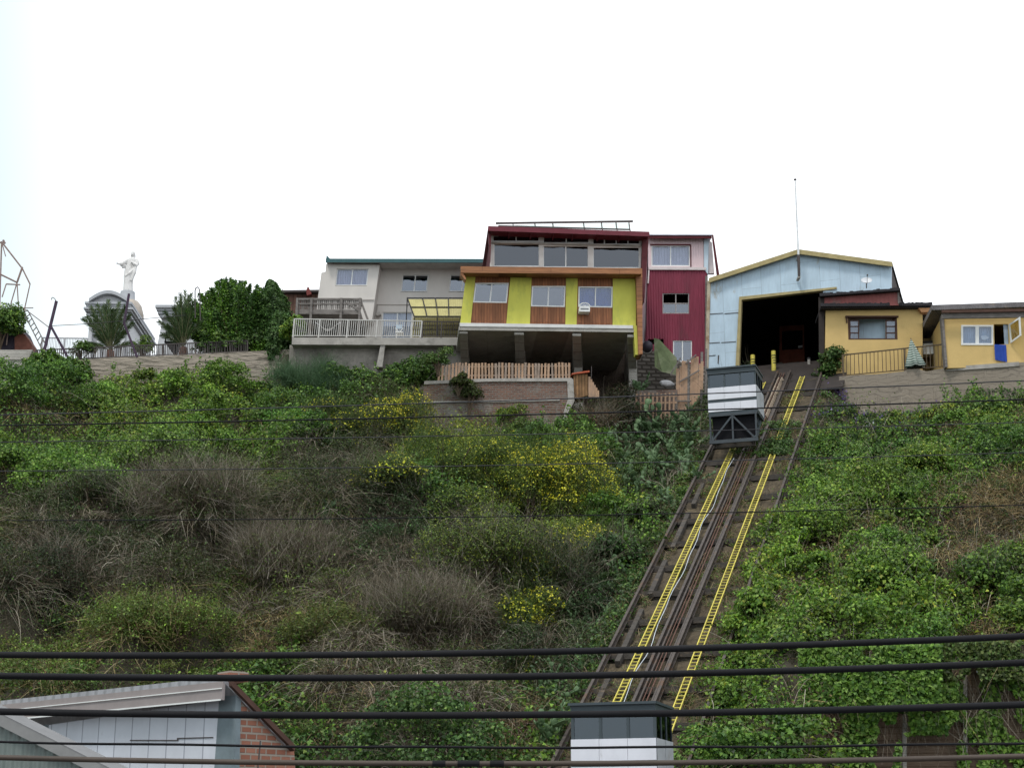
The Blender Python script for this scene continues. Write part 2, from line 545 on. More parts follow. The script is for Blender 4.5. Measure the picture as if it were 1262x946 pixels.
g = MB(); g.add([(-1600, -400, 0), (1600, -400, 0), (1600, 2600, 0), (-1600, 2600, 0)], [(0, 1, 2, 3)])
gr = g.build('ground', mat('street_ground', (.09, .085, .08), var=.3, scale=.6, bump=.01, bscale=30))
tag(gr, kind='structure')

# ------------------------------------------------------------------ the inclined railway
m_rail = mat('rail_steel', (.085, .07, .062), rough=.55, var=.35, scale=6, metal=.5, second=(.13, .07, .04), cov=.55)
m_slp = mat('sleeper_wood', (.06, .053, .047), rough=.95, var=.4, scale=3, stretch=(1, 1, 4), second=(.12, .09, .065), cov=.56, bump=.01)
m_yel = mat('yellow_paint', (.56, .48, .09), rough=.6, var=.25, scale=4, second=(.30, .24, .08), cov=.6)
m_wire = mat('white_cable', (.55, .6, .65), rough=.5)
m_dirt = mat('track_dirt', (.07, .055, .036), rough=.96, var=.55, scale=5, second=(.17, .135, .08), cov=.56, soft=.15, sscale=1.5, bump=.05, bscale=9)

TA, TB = -27.5, 11.6                                    # from below the frame to inside the station
tr = thing('funicular_track', 'steep twin track of the cable railway with brown steel rails on dark timber sleepers', 'railway track')
def rail_mb(s, ta=TA, tb=TB):
    m = MB(); up = (TC.cross(TD)).normalized()
    a, b = track(s, ta), track(s, tb)
    m.beam(a + up * .02, b + up * .02, .15, .022, up)
    m.beam(a + up * .085, b + up * .085, .025, .11, up)
    m.beam(a + up * .155, b + up * .155, .085, .04, up)
    return m
for s in (-1.8, -.31, .31, 1.87):
    rail_mb(s).build('rail', m_rail, tr)
up = (TC.cross(TD)).normalized()
for s in (-.19, .19):
    m = MB(); m.beam(track(s, TA, .06), track(s, TB, .06), .05, .08, up); m.build('guard_rail', m_rail, tr)
rnd = random.Random(4)
tt = TB - 1.2
while tt > TA:
    m = MB()
    l, r = -2.05 + rnd.uniform(-.12, .1), 2.3 + rnd.uniform(-.25, .15)
    c = track((l + r) / 2, tt, -.13)
    rz = -math.atan2(TH.x, TH.y) + rnd.uniform(-.02, .02)
    m.box(c + Vector((0, 0, .03)), r - l, .27, .2, rz)
    m.box(c + Vector((0, .03, -.21)), (r - l) * rnd.uniform(.7, 1), .17, .26, rz + rnd.uniform(-.02, .02))
    m.build('sleeper', m_slp, tr)
    tt -= 2.05 + rnd.uniform(-.12, .12)
m = MB()                                                # old longitudinal timbers under the left rail, in broken lengths
for a, b in ((-8.3, -5.2), (-12, -9.4), (-16.5, -13.1), (-21, -17.4), (-25.5, -22), (-4.4, -2.3)):
    m.beam(track(-1.42, a, -.06), track(-1.45, b, -.06), .2, .16, TD)
m.build('timber', m_slp, tr)
m = MB()
m.tube([track(.02, TA, .02), track(0, -10, .05), track(0, TB, .06)], .022, 6)
m.tube([track(-.12, TA, .02), track(-.1, -10, .05), track(-.12, TB, .06)], .016, 6)
m.build('haulage_cable', mat('rusty_cable', (.11, .055, .04), rough=.7), tr)
settle(tr)

def ladder(s, ta, tb, label):
    r = thing('guard_ladder', label, 'ladder', 'yellow ladder guards laid along the rails')
    up = (TC.cross(TD)).normalized()
    for q in (-.105, .105):
        m = MB(); m.beam(track(s + q, ta, .1), track(s + q, tb, .1), .03, .05, up); m.build('side_rail', m_yel, r)
    m = MB(); t_ = ta + .1; nr = 0
    q_ = MB(); q_.beam(TC * -.105, TC * .105, .026, .026, up); rung0 = q_.build('rung', m_yel)
    while t_ < tb:
        j = rnd.uniform(-.015, .015)
        if nr < 100:
            o = rung0.copy() if nr else rung0; 
            if nr: COL.objects.link(o)
            o.parent = r; o.location = track(s, t_, .11 + rnd.uniform(-.01, .005))
        else: m.beam(track(s - .105, t_ + j, .11), track(s + .105, t_ - j, .11), .026, .026, up)
        t_ += .21 + rnd.uniform(-.012, .012); nr += 1
    if m.v: tag(m.build('rungs', m_yel, r), kind='stuff')
    return settle(r)
ladder(-.82, -22.5, 10.2, 'long yellow ladder on the left track running up under the higher cabin')
ladder(.99, -22.5, .2, 'yellow ladder on the right track, lower length down to the bottom cabin')
ladder(.99, 1.9, 10.6, 'short yellow ladder on the right track leading into the station mouth')

m = MB()
pts = [track(-.60 + .04 * math.sin(t_ * 1.1) + .03 * math.sin(t_ * 2.3 + 1), t_, .13 + .03 * math.sin(t_ * 1.7)) for t_ in np.arange(-19.5, 0.2, .5)]
m.tube(pts, .011, 6)
o = m.build('loose_cable', m_wire); tag(o, 'loose white cable snaking beside the left yellow ladder', 'cable'); settle(o)

m = MB()                                                # planks between the inner rails near the top
for a in np.arange(5.2, 10.4, .62):
    m.beam(track(-.17, a, .05), track(-.15, a + .58, .05), .14, .04, TD); m.beam(track(.02, a, .05), track(.03, a + .55, .055), .17, .04, TD)
o = m.build('board_walk', mat('pale_board', (.30, .24, .18), var=.35, scale=4, second=(.14, .11, .08), cov=.5), None)
tag(o, 'worn pale boards laid between the middle rails near the station', 'boardwalk'); settle(o)

m = MB()
# bare dirt skin of the cutting, a few cm above the hill sheet, stepped by washouts
sx_ = np.linspace(-2.25, 2.6, 26); tx_ = np.arange(TA, TB - .4, .28)
V, Fq = [], []
for i, t_ in enumerate(tx_):
    for j, s_ in enumerate(sx_):
        p = track(s_, t_)
        lump = (float(vnoise(p.x * 2.1, p.y * 2.1, 21)) - .5) * .22 + (float(vnoise(p.x * 6, p.y * 6, 22)) - .5) * .08
        step = (((TB - 1.2 - t_) / 2.05) % 1.0)
        edge = max(0, abs(s_ - .15) - 2.0)
        V.append((p.x, p.y, p.z - .25 + lump * .8 - .22 * (step - .5) - edge * .9))
n_ = len(sx_)
for i in range(len(tx_) - 1):
    for j in range(n_ - 1): Fq.append((i * n_ + j, i * n_ + j + 1, (i + 1) * n_ + j + 1, (i + 1) * n_ + j))
o = np_mesh('track_bed', np.array(V), np.array(Fq), m_dirt, smooth=True); tag(o, kind='structure')
# ------------------------------------------------------------------ shared materials
m_white = mat('white_frame', (.72, .73, .72), rough=.5, var=.08)
m_glassd = glass_mat('dark_glass', (.42, .45, .5), .16)
m_glassc = glass_mat('clear_glass', (.78, .82, .87), .08)
m_curt = mat('curtain_cloth', (.62, .58, .60), var=.15, scale=5, stretch=(6, 6, .5))
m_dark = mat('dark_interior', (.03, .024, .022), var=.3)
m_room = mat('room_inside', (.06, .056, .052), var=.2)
m_conc = mat('raw_concrete', (.40, .38, .35), var=.2, scale=1.5, second=(.15, .14, .125), cov=.56, soft=.2, sscale=.9, bump=.02, bscale=14,
             planks=(.16, 3.0, .008, (.6, .58, .55), .15, False))
m_concl = mat('pale_concrete', (.34, .32, .295), var=.2, scale=2, second=(.17, .16, .14), cov=.53, soft=.2, bump=.01)
m_iron = mat('rusty_iron', (.07, .06, .058), rough=.7, var=.3, scale=8, second=(.12, .07, .05), cov=.6)
m_black = mat('black_metal', (.02, .02, .022), rough=.6)

# ================================================================== yellow house (three stacked levels on concrete legs)
FY = Facade(675, 370, 76.0, -4)
yh = thing('cantilever_house', 'lime yellow and brown timber house on raw concrete legs, glazed dark red storey on top', 'house')
m_lime = mat('lime_paint', (.54, .53, .10), var=.10, scale=1.6, second=(.40, .42, .09), cov=.54, stretch=(1, 1, .4), bump=.004, bscale=60)
m_pine = mat('varnished_pine', (.27, .105, .045), rough=.6, var=.35, scale=2.2, stretch=(5, 5, .6), planks=(.13, 3.1, .008, (.35, .3, .3), .35, True), second=(.34, .17, .08), cov=.62)
m_pineh = mat('varnished_fascia', (.32, .14, .06), rough=.55, var=.3, scale=3, stretch=(.6, 1, 6), planks=(.22, 3.2, .01, (.4, .35, .3), .2, False))
m_maroon = mat('maroon_fascia', (.13, .018, .03), rough=.5, var=.2, scale=3)
wallp = [(574, 341), (784, 343.5), (783, 401), (567, 398.5)]
wq = [[(585.8, 348.6), (627, 348.6), (624.5, 373.2), (583, 372.6)], [(655.6, 352.4), (697, 352.4), (696, 378.2), (654.4, 377.4)],
      [(713, 353), (755.2, 353.2), (754.6, 379), (712.6, 378)]]
stripes = [[(574, 341), (586, 341), (580, 398.5), (567, 398.5)], [(629, 341.6), (655.2, 342), (653, 399.4), (624, 399)],
           [(697.8, 342.6), (712, 342.8), (710.6, 400), (696.8, 399.8)], [(755.4, 343.2), (784, 343.6), (783.6, 401), (755, 400.6)]]
m = MB(); fwall(m, FY, wallp, wq, -.04, .22); m.build('timber_wall', m_pine, yh)
for q in stripes:
    m = MB(); fslab(m, FY, q, 0.0, .038); m.build('lime_panel', m_lime, yh)
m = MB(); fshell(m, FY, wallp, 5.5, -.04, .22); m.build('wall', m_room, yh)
for i, q in enumerate(wq):
    cu = [(m_curt, .0, .1, .95), (m_curt, .9, .97, .9), (mat('blue_curtain', (.04, .10, .36), var=.2, scale=4), .01, .99, .98)][i]
    window(yh, FY, q, 2, 1, .055, -.03, m_white, m_glassc if i == 2 else m_glassd, cu)
# eave over the middle storey
m = MB(); fslab(m, FY, [(567.5, 328), (791.5, 330.5), (791.5, 337.5), (567.8, 336)], .75, .06); m.build('fascia', m_pineh, yh)
A = [FY.p(567.6, 334.5, .7), FY.p(791, 336.8, .7)]
m = MB(); m.prism([A[0], A[1], A[1] + Vector((0, 0, .05)), A[0] + Vector((0, 0, .05))], FY.n * 1.2); m.build('soffit', m_pineh, yh)
m = MB(); fslab(m, FY, [(783.8, 338), (791.6, 338), (792, 436), (787, 437)], .3, .9); m.build('side_boarding', m_pineh, yh)
m = MB(); fslab(m, FY, [(567.6, 336), (570.5, 336), (574.5, 343), (573.5, 345), (567.8, 338)], .7, .5); m.build('corner_board', m_pineh, yh)
m = MB(); fslab(m, FY, [(780.5, 401), (784.8, 401), (786.5, 437), (783.2, 437)], .1, .5); m.build('lime_panel', m_lime, yh)
# floor slab and trims
m = MB(); fslab(m, FY, [(566.5, 397.8), (780, 400.8), (780, 404.8), (566.5, 402)], .16, .12); m.build('white_trim', mat('chipped_white', (.62, .62, .61), var=.1, second=(.35, .34, .32), cov=.62), yh)
sl = [FY.p(565.5, 402.6, .12), FY.p(781, 405.2, .12)]
m = MB(); m.prism([sl[0], sl[1], sl[1] - Vector((0, 0, .16)), sl[0] - Vector((0, 0, .16))], FY.n * 7.0); m.build('floor_slab', m_conc, yh)
# concrete legs 2.2 m behind the slab edge, with brackets rising to the edge
FC = Facade(675, 430, 78.6, -4)
base = [21.6, 21.6, 21.6, 21.2]
for i, (a, b) in enumerate(((568.5, 578), (635.8, 647), (706.8, 717), (774, 784))):
    top = FC.p((a + b) / 2, 424, 0); w = (FC.p(b, 424) - FC.p(a, 424)).length
    m = MB(); m.box((top.x, top.y + .15, (top.z + base[i] - .6) / 2 + .35), w, .4, top.z - base[i] + 1.3, math.radians(4)); m.build('leg', m_conc, yh)
    e = FY.p((a + b) / 2 + (-2 + i * .4), 406, .0)
    m = MB(); zt_ = sl[0].z - .165
    p0 = Vector((e.x, e.y, zt_)); 
    hw = FC.r * (w / 2)
    m.prism([p0 - hw, p0 - hw - Vector((0, 0, .12)), Vector((top.x, top.y, zt_ - .75)) - hw, Vector((top.x, top.y + 3.0, zt_ - .75)) - hw, Vector((top.x, top.y + 3.0, zt_)) - hw], hw * 2)
    m.build('bracket', m_conc, yh)
m = MB(); fslab(m, Facade(675, 430, 81.8, -4), [(570, 405), (790, 405), (790, 520), (570, 500)], 0, .2); m.build('back_wall', mat('earth_wall', (.085, .065, .05), var=.4, scale=1.2, bump=.05), yh)
m = MB(); fslab(m, Facade(675, 430, 80.4, -4), [(570, 412), (790, 412), (790, 421), (570, 421)], 0, .25); m.build('cross_beam', m_conc, yh)
# glazed top storey
FT = Facade(700, 315, 77.6, -4)
m_maroonw = mat('maroon_boards', (.11, .03, .035), var=.3, scale=3)
glz = [(608, 289), (791, 293.5), (791, 331.5), (608, 329)]
cells_u = [(607.5, 290.2, 664.6, 297.5), (669.6, 292, 726, 299.4), (730.4, 294, 788.4, 301)]
cells_b = [(608.6, 300.6, 664.6, 328), (669.6, 303, 725, 329), (731, 304.6, 788, 330)]
holes = [rowq(x0, y0, x1, y1) for x0, y0, x1, y1 in cells_u + cells_b]
m = MB(); fwall(m, FT, [(604, 284), (792, 289), (792, 332), (604, 330)], holes, 0, .14); m.build('post_frame', mat('white_timber', (.6, .58, .56), var=.15, second=(.4, .36, .33), cov=.6), yh)
m = MB(); fshell(m, FT, [(604, 284), (792, 289), (792, 332), (604, 330)], 5.0, 0, .14); m.build('upper_wall', m_maroonw, yh)
for j, (x0, y0, x1, y1) in enumerate(cells_b):
    window(yh, FT, rowq(x0, y0, x1, y1), 2 if j == 1 else 1, 1, .03, -.04, m_white, glass_mat('smoked_glass', (.25, .26, .29), .10) if j == 0 else _M['smoked_glass'])
for j, (x0, y0, x1, y1) in enumerate(cells_u):
    window(yh, FT, rowq(x0, y0, x1, y1), (2, 2, 4)[j], 1, .035, -.04, m_white, _M['smoked_glass'], name='clerestory_window')
m = MB(); fslab(m, FT, [(606, 297.6), (790, 301.4), (790, 303.2), (606, 299.6)], .09, .085); m.build('rail', m_concl, yh)
m = MB()
P = [FT.p(601.5, 278.5, .9), FT.p(800.5, 285.5, .9)]
m.prism([P[0], P[1], P[1] - Vector((0, 0, .24)), P[0] - Vector((0, 0, .24))], FT.n * .07); m.build('roof_fascia', m_maroon, yh)
m = MB(); m.prism([P[0] - Vector((0, 0, .05)) + FT.n * .075, P[1] - Vector((0, 0, .05)) + FT.n * .075, P[1] - Vector((0, 0, .13)) + FT.n * .075, P[0] - Vector((0, 0, .13)) + FT.n * .075], FT.n * 6.2)
m.build('roof', m_maroon, yh)
for x in (628, 655, 683, 707, 738, 765):
    m = MB(); a_ = FT.p(x, 285 + (x - 628) * .03, .8); m.beam(a_, a_ + FT.n * .85 - Vector((0, 0, .02)), .06, .09); m.build('rafter', m_maroon, yh)
m = MB(); fslab(m, FT, [(792, 286), (800, 286), (794, 372), (789, 372)], .2, .5); m.build('side_wall', m_maroonw, yh)
m = MB(); fslab(m, FT, [(602.4, 285), (605.4, 290), (604.6, 322), (601.6, 284)], .5, .4); m.build('side_board', m_maroonw, yh)
settle(yh)

# roof rack of glazing bars above the top storey
FR = Facade(700, 276, 78.2, -4)
rk = thing('roof_frame', 'low metal frame of glazing bars standing on the dark red roof', 'metal frame')
m = MB(); m.beam(FR.p(611, 275.2), FR.p(780, 272.8), .07, .09); m.build('top_bar', m_iron, rk)
m = MB(); m.beam(FR.p(614, 278.4), FR.p(776, 283), .05, .07); m.build('lower_bar', m_iron, rk)
for x in (633, 660, 682, 720, 742, 760, 776):
    m = MB(); yt = 275.2 - (x - 611) * .0142; m.beam(FR.p(x - 1, yt + .3), FR.p(x + .8, 285.5), .05, .05, (0, 1, 0)); m.build('post', m_iron, rk)
m = MB(); m.prism([FR.p(634, 277, -.1), FR.p(775, 275, -.1), FR.p(776, 283, -.1), FR.p(640, 280, -.1)], FR.n * .02); m.build('panel', glass_mat('clear_sheet', (.85, .9, .88), .12), rk)
settle(rk)

ac = thing('air_conditioner', 'small white air conditioner under the blue curtained window of the lime house', 'air conditioner')
m = MB(); fslab(m, FY, [(714, 377.6), (727, 377.8), (727, 384), (714, 383.6)], .42, .45); m.build('case', m_white, ac)
m = MB(); m.tube([FY.p(720.5 + 6.6 * math.cos(a), 377.8 - 4.6 * math.sin(a), .42) for a in np.linspace(0, math.pi, 12)], .022, 6)
for a in np.linspace(.3, 2.84, 7): m.tube([FY.p(720.5, 377.6, .42), FY.p(720.5 + 6.4 * math.cos(a), 377.6 - 4.4 * math.sin(a), .42)], .009, 4)
m.build('guard', m_white, ac)
m = MB(); fslab(m, FY, [(715.5, 379.4), (725.5, 379.5), (725.5, 381.5), (715.5, 381.3)], .43, .009); m.build('grille', mat('grey_grille', (.2, .21, .22)), ac)
settle(ac)

# ================================================================== grey terraced house, left
FG = Facade(430, 350, 83.0, 1); FG2 = Facade(520, 350, 83.9, 0.5)
gh = thing('terraced_house', 'long pale grey rendered house with a thin teal roof edge', 'house')
m_grey = mat('grey_render', (.56, .53, .50), var=.08, scale=1.3, second=(.47, .44, .41), cov=.62, soft=.3, sscale=.7, bump=.004, bscale=50,
             stretch=(1, 1, .5))
wl1 = [(402, 325), (468, 326), (458.5, 394), (388, 394), (396, 336), (401, 335)]
q1 = rowq(415.3, 331.2, 454.6, 352, .11)
m = MB(); fwall(m, FG, wl1, [q1], 0, .2); m.build('front_wall', m_grey, gh)
m = MB(); fshell(m, FG, wl1, 6, 0, .2); m.build('side_wall', m_grey, gh)
window(gh, FG, q1, 2, 1, .05, -.06, m_white, m_glassc, (mat('lilac_curtain', (.6, .52, .58), var=.2, scale=5, stretch=(6, 6, .4)), .02, .98, .97), (m_concl, .06))
wl2 = [(464, 327), (604, 328), (604, 418), (450, 418)]
q2 = rowq(496, 338.5, 528.4, 359.6, .1); q3 = rowq(555, 338.5, 587, 359.4, .1); q4 = rowq(471.4, 384.6, 508.6, 417, .05)
m = MB(); fwall(m, FG2, wl2, [q2, q3, q4], 0, .2); m.build('front_wall', m_grey, gh)
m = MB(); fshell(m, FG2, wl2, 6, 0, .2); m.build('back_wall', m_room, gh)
for q in (q2, q3): window(gh, FG2, q, 2, 1, .05, -.06, m_white, m_glassd, None, (m_concl, .06))
window(gh, FG2, q4, 2, 1, .05, -.06, m_white, m_glassc, (m_curt, .0, 1, .5), None, name='terrace_door')
m = MB(); fslab(m, FG, [(461, 367.6), (388, 367.6), (388, 369.4), (461, 369.4)], .06, .058); fslab(m, FG2, [(462, 373.2), (604, 374), (604, 375.8), (462, 375)], .06, .058); m.build('ledge', m_grey, gh)
m = MB()
a, b = FG.p(401.5, 318.6, .35), FG.p(604, 319, .35)
m.prism([a, b, b - Vector((0, 0, .2)), a - Vector((0, 0, .2))], FG.n * .06); m.build('roof_edge', mat('teal_paint', (.035, .10, .11), rough=.5), gh)
m = MB(); a2, b2 = FG.p(402, 320.5, .28), FG.p(604, 321, .28); m.prism([a2, b2, b2 - Vector((0, 0, .06)), a2 - Vector((0, 0, .06))], FG.n * 7); m.build('roof', mat('grey_soffit', (.40, .38, .36)), gh)
m = MB(); fslab(m, FG, [(402, 318.5), (402.6, 314), (404, 316), (406.5, 318.5)], .3, .25); m.build('roof_finial', _M['teal_paint'], gh)
m = MB(); fslab(m, FG2, [(463, 386), (468, 384), (469.4, 387), (464.6, 389)], .35, .3); m.build('wall_lamp', m_concl, gh)
m = MB(); fslab(m, FG2, [(464, 376), (465.4, 376), (464, 388), (462.6, 388)], .06, .05); m.build('drain_pipe', m_concl, gh)
settle(gh)

# terrace: beam, buttress and plastered retaining wall
FTR = Facade(460, 420, 78.0, -1)
te = thing('terrace_wall', 'stained plaster retaining wall with a pale concrete edge beam under the white railing', 'retaining wall')
m = MB(); a, b = FTR.p(360, 415.6), FTR.p(569, 416.4)
m.prism([a, b, b - Vector((0, 0, .36)), a - Vector((0, 0, .36))], FTR.n * 9.5); m.build('edge_beam', m_concl, te)
m_plas = mat('stained_plaster', (.25, .23, .205), var=.3, scale=1.4, second=(.08, .075, .065), cov=.47, soft=.25, sscale=.8, bump=.05, bscale=4)
m = MB(); fslab(m, FTR, [(357, 425), (572, 426), (576, 500), (354, 500)], -.55, .6); m.build('wall', m_plas, te)
m = MB(); fslab(m, FTR, [(469, 424.8), (474.6, 424.9), (471.4, 452), (463.6, 452)], -.05, .48); m.build('buttress', m_concl, te)
settle(te)

wr = thing('white_railing', 'white painted balcony railing with thin uprights along the terrace edge', 'railing')
def rail_line(F, x0, y0, x1, y1, xb0, yb0, xb1, yb1, n, posts, parent, m_, bw=.028, pw=.07, off=-.1, jit=0.0, lower=True):
    top0, top1, bo0, bo1 = F.p(x0, y0, off), F.p(x1, y1, off), F.p(xb0, yb0, off), F.p(xb1, yb1, off)
    mb = MB(); mb.beam(top0, top1, .06, .05); mb.build('top_rail', m_, parent)
    if lower:
        mb = MB(); mb.beam(bo0 + Vector((0, 0, .08)), bo1 + Vector((0, 0, .08)), .04, .04); mb.build('bottom_rail', m_, parent)
    mb = MB()
    for i in range(n + 1):
        f = i / n; g_ = f + rnd.uniform(-jit, jit) / n
        mb.beam(top0.lerp(top1, f), bo0.lerp(bo1, g_) + Vector((0, 0, .07)), bw, bw, (0, 1, 0))
    mb.build('uprights', m_, parent)
    for f in posts:
        mb = MB(); mb.beam(top0.lerp(top1, f), bo0.lerp(bo1, f), pw, pw, (0, 1, 0)); mb.build('post', m_, parent)
rail_line(FTR, 363, 393, 520, 395.6, 361, 415.6, 518, 416, 60, (.0, .2, .42, .65, 1), wr, mat('white_rail', (.50, .49, .47), var=.15, second=(.28, .24, .2), cov=.56, scale=6))
settle(wr)
br_ = thing('iron_railing', 'rusty brown railing section beside the yellow sheet shelter', 'railing')
rail_line(FTR, 521, 396, 568, 396.6, 520, 416, 567, 416.4, 16, (0, .5, 1), br_, m_iron)
settle(br_)

m = MB(); Q = []
for i in range(19):
    f = i / 18; sag = math.sin(f * math.pi)
    a = FTR.p(394 + 20 * f, 400.5 + 4.6 * sag, -.35 - .15); b = FTR.p(394.5 + 19 * f, 401.5 + 6.6 * sag, -.75)
    Q += [a, b]
m.add(Q, [(2 * i, 2 * i + 1, 2 * i + 3, 2 * i + 2) for i in range(18)])
m.tube([FTR.p(388, 397, -.5), FTR.p(394, 400.5, -.5)], .012, 4); m.tube([FTR.p(414, 400.5, -.5), FTR.p(420, 397, -.5)], .012, 4)
o = m.build('hammock', mat('white_cloth', (.68, .68, .7), var=.08), smooth=True); tag(o, 'small white hammock slung behind the white railing', 'hammock'); settle(o)

ch = thing('folding_chair', 'small pale folding chair on the terrace behind the railing', 'chair')
FCH = Facade(492, 410, 79.6, 4)
for y in (0, .38):
    m = MB(); m.tube([FCH.p(487, 404 + y, y * -1), FCH.p(497, 414.8, y * -1)], .02, 5); m.tube([FCH.p(497, 404, y * -1), FCH.p(487, 414.8, y * -1)], .02, 5); m.build('leg_frame', m_white, ch)
m = MB(); fslab(m, FCH, [(487.5, 408.4), (496.5, 408.4), (496.5, 409.4), (487.5, 409.4)], .1, .5); m.build('seat', m_white, ch)
m = MB(); fslab(m, FCH, [(488, 400), (496, 400), (496, 405), (488, 405)], -.4, .03); m.build('backrest', mat('pale_blue_cloth', (.4, .5, .6)), ch)
settle(ch)

# weathered timber balcony of the grey house
m_old = mat('weathered_wood', (.17, .155, .145), var=.35, scale=4, stretch=(1, 1, 5), second=(.08, .07, .065), cov=.55)
FB = Facade(410, 375, 80.6, 0)
wb = thing('timber_balcony', 'dark weathered timber balcony with slatted balustrade in front of the grey house', 'balcony')
m = MB(); m.beam(FB.p(366, 368.6), FB.p(446, 368.8), .09, .1); m.build('hand_rail', m_old, wb)
m = MB(); m.beam(FB.p(366, 374.6), FB.p(446, 374.6), .05, .07); m.build('mid_rail', m_old, wb)
m = MB(); a, b = FB.p(364, 381), FB.p(444, 381.6); m.prism([a, b, b - Vector((0, 0, .24)), a - Vector((0, 0, .24))], FB.n * 2.4); m.build('deck', m_old, wb)
m = MB()
for i in range(34):
    x = 367 + i * 2.36; m.beam(FB.p(x, 369.6, -.03), FB.p(x - .6, 381, -.03), .055 if i % 3 else .09, .02, (0, 1, 0))
m.build('slats', m_old, wb)
for x, y1 in ((366.5, 414), (384, 414), (421, 414), (444, 414)):
    m = MB(); m.beam(FB.p(x, 367.4, .05), FB.p(x - 2.2, y1, .05), .11, .11, (0, 1, 0)); m.build('post', m_old, wb)
m = MB(); m.beam(FB.p(427, 373), FB.p(444, 384), .08, .08); m.beam(FB.p(444, 369), FB.p(453.5, 394.5), .1, .1, (0, 1, 0)); m.beam(FB.p(436, 369), FB.p(447, 394), .07, .07, (0, 1, 0)); m.build('brace', m_old, wb)
m = MB(); fslab(m, FB, [(364, 386), (446, 386), (446, 415), (362, 415)], -2.3, .1); m.build('back_boards', mat('shed_dark_boards', (.05, .042, .038), var=.4, scale=3, stretch=(3, 3, .5)), wb)
settle(wb)

# yellow translucent shelter
m_fib = mat('yellow_fibreglass', (.42, .38, .17), var=.15, scale=2, corr=.09, corr_h=.012, second=(.42, .36, .14), cov=.6)
FS = Facade(535, 390, 79.4, 0)
sh = thing('sheet_shelter', 'lean-to shelter of yellow corrugated sheets on a thin black frame beside the lime house', 'shelter')
fx = lambda x, y, o=0: FS.p(x, y, o)
m = MB(); m.prism([fx(502, 368.6, -1.4), fx(571, 368.6, -1.4), fx(569, 391, 0), fx(510.4, 391, 0)], Vector((0, 0, -.015))); m.build('roof_sheet', m_fib, sh)
m = MB(); fslab(m, FS, [(509, 391.5), (568, 391.5), (567, 415.5), (508, 415.5)], -1.9, .02); m.build('wall_sheet', m_fib, sh)
m = MB()
for f in (0, .27, .5, .73, 1):
    a, b = fx(502, 368.3, -1.4).lerp(fx(571, 368.3, -1.4), f), fx(510.4, 390.8, 0).lerp(fx(569, 390.8, 0), f)
    m.beam(a + Vector((0, 0, .04)), b + Vector((0, 0, .04)), .045, .05)
for f in (0, .5, 1):
    a, b = fx(502, 368.3, -1.4).lerp(fx(510.4, 390.8, 0), f), fx(571, 368.3, -1.4).lerp(fx(569, 390.8, 0), f)
    m.beam(a + Vector((0, 0, .04)), b + Vector((0, 0, .04)), .05, .05)
m.build('frame', m_black, sh)
for x, yt, yb, o_ in ((502, 366.5, 411, -1.4), (511, 391, 415, -.05), (539, 391, 415, -.05), (567, 391, 415, -.05)):
    m = MB(); m.beam(fx(x, yt, o_), fx(x - 2 if o_ < -1 else x, yb, o_), .05, .05, (0, 1, 0)); m.build('post', m_black, sh)
m = MB()
for y in (401, 406, 412): m.beam(fx(509, y, -1.85), fx(567, y, -1.85), .04, .03)
m.build('cross_bar', m_black, sh)
settle(sh)

# brown house roofs behind, between the tree and the grey house
FH = Facade(370, 362, 92, 0)
bh = thing('brown_house', 'low dark brown timber house mostly hidden behind the leafy tree', 'house')
m = MB(); fslab(m, FH, [(349, 360), (393, 359), (393, 415), (349, 415)], 0, 4); m.build('wall', mat('brown_boards', (.14, .075, .055), var=.35, scale=2, second=(.25, .22, .2), cov=.58, planks=(.25, 3, .02, (.4, .4, .4), .3, True)), bh)
m = MB(); a, b = FH.p(347, 357.4, .4), FH.p(396, 356.8, .4); m.prism([a, b, b - Vector((0, 0, .12)), a - Vector((0, 0, .12))], FH.n * 4.6); m.build('roof', m_iron, bh)
m = MB(); fslab(m, FH, [(377.5, 358), (379, 353), (380.6, 354), (384, 362), (378, 364)], .45, .3); m.build('vent', mat('red_oxide', (.16, .04, .035), var=.3), bh)
settle(bh)

# ================================================================== brick wall with picket fence
FW = Facade(610, 490, 74.0, -2)
m_brk = brick_mat('old_brick', (.11, .055, .042), (.20, .10, .07), (.16, .135, .115), .3, .105, .024, (.20, .185, .165), .50, .22)
bw_ = thing('brick_retaining_wall', 'old brown brick retaining wall patched with mortar below the orange picket fence', 'brick wall')
m = MB(); fslab(m, FW, [(524, 471), (600, 467.5), (704, 467), (706, 492), (695, 526), (640, 545), (519, 545), (518, 500)], 0, 1.2); m.build('brickwork', m_brk, bw_)
m = MB(); fslab(m, FW, [(523, 469.4), (600, 466.2), (704.6, 465.6), (704.6, 469.6), (600, 470), (523, 473.4)], .07, .068); fslab(m, FW, [(518, 494.5), (600, 493), (690, 491), (690, 493.4), (600, 495.6), (518, 497)], .05, .048); m.build('mortar_band', m_concl, bw_)
m = MB(); fslab(m, FW, [(699, 467.5), (706.5, 466.6), (708, 494), (700, 508), (696.5, 526), (691, 526), (695, 506), (700, 492)], .08, .3); m.build('corner_pier', m_concl, bw_)
m = MB(); fslab(m, FW, [(500, 529), (628, 526), (706, 524), (706, 600), (490, 600)], .35, 1.4); m.build('footing', m_plas, bw_)
settle(bw_)

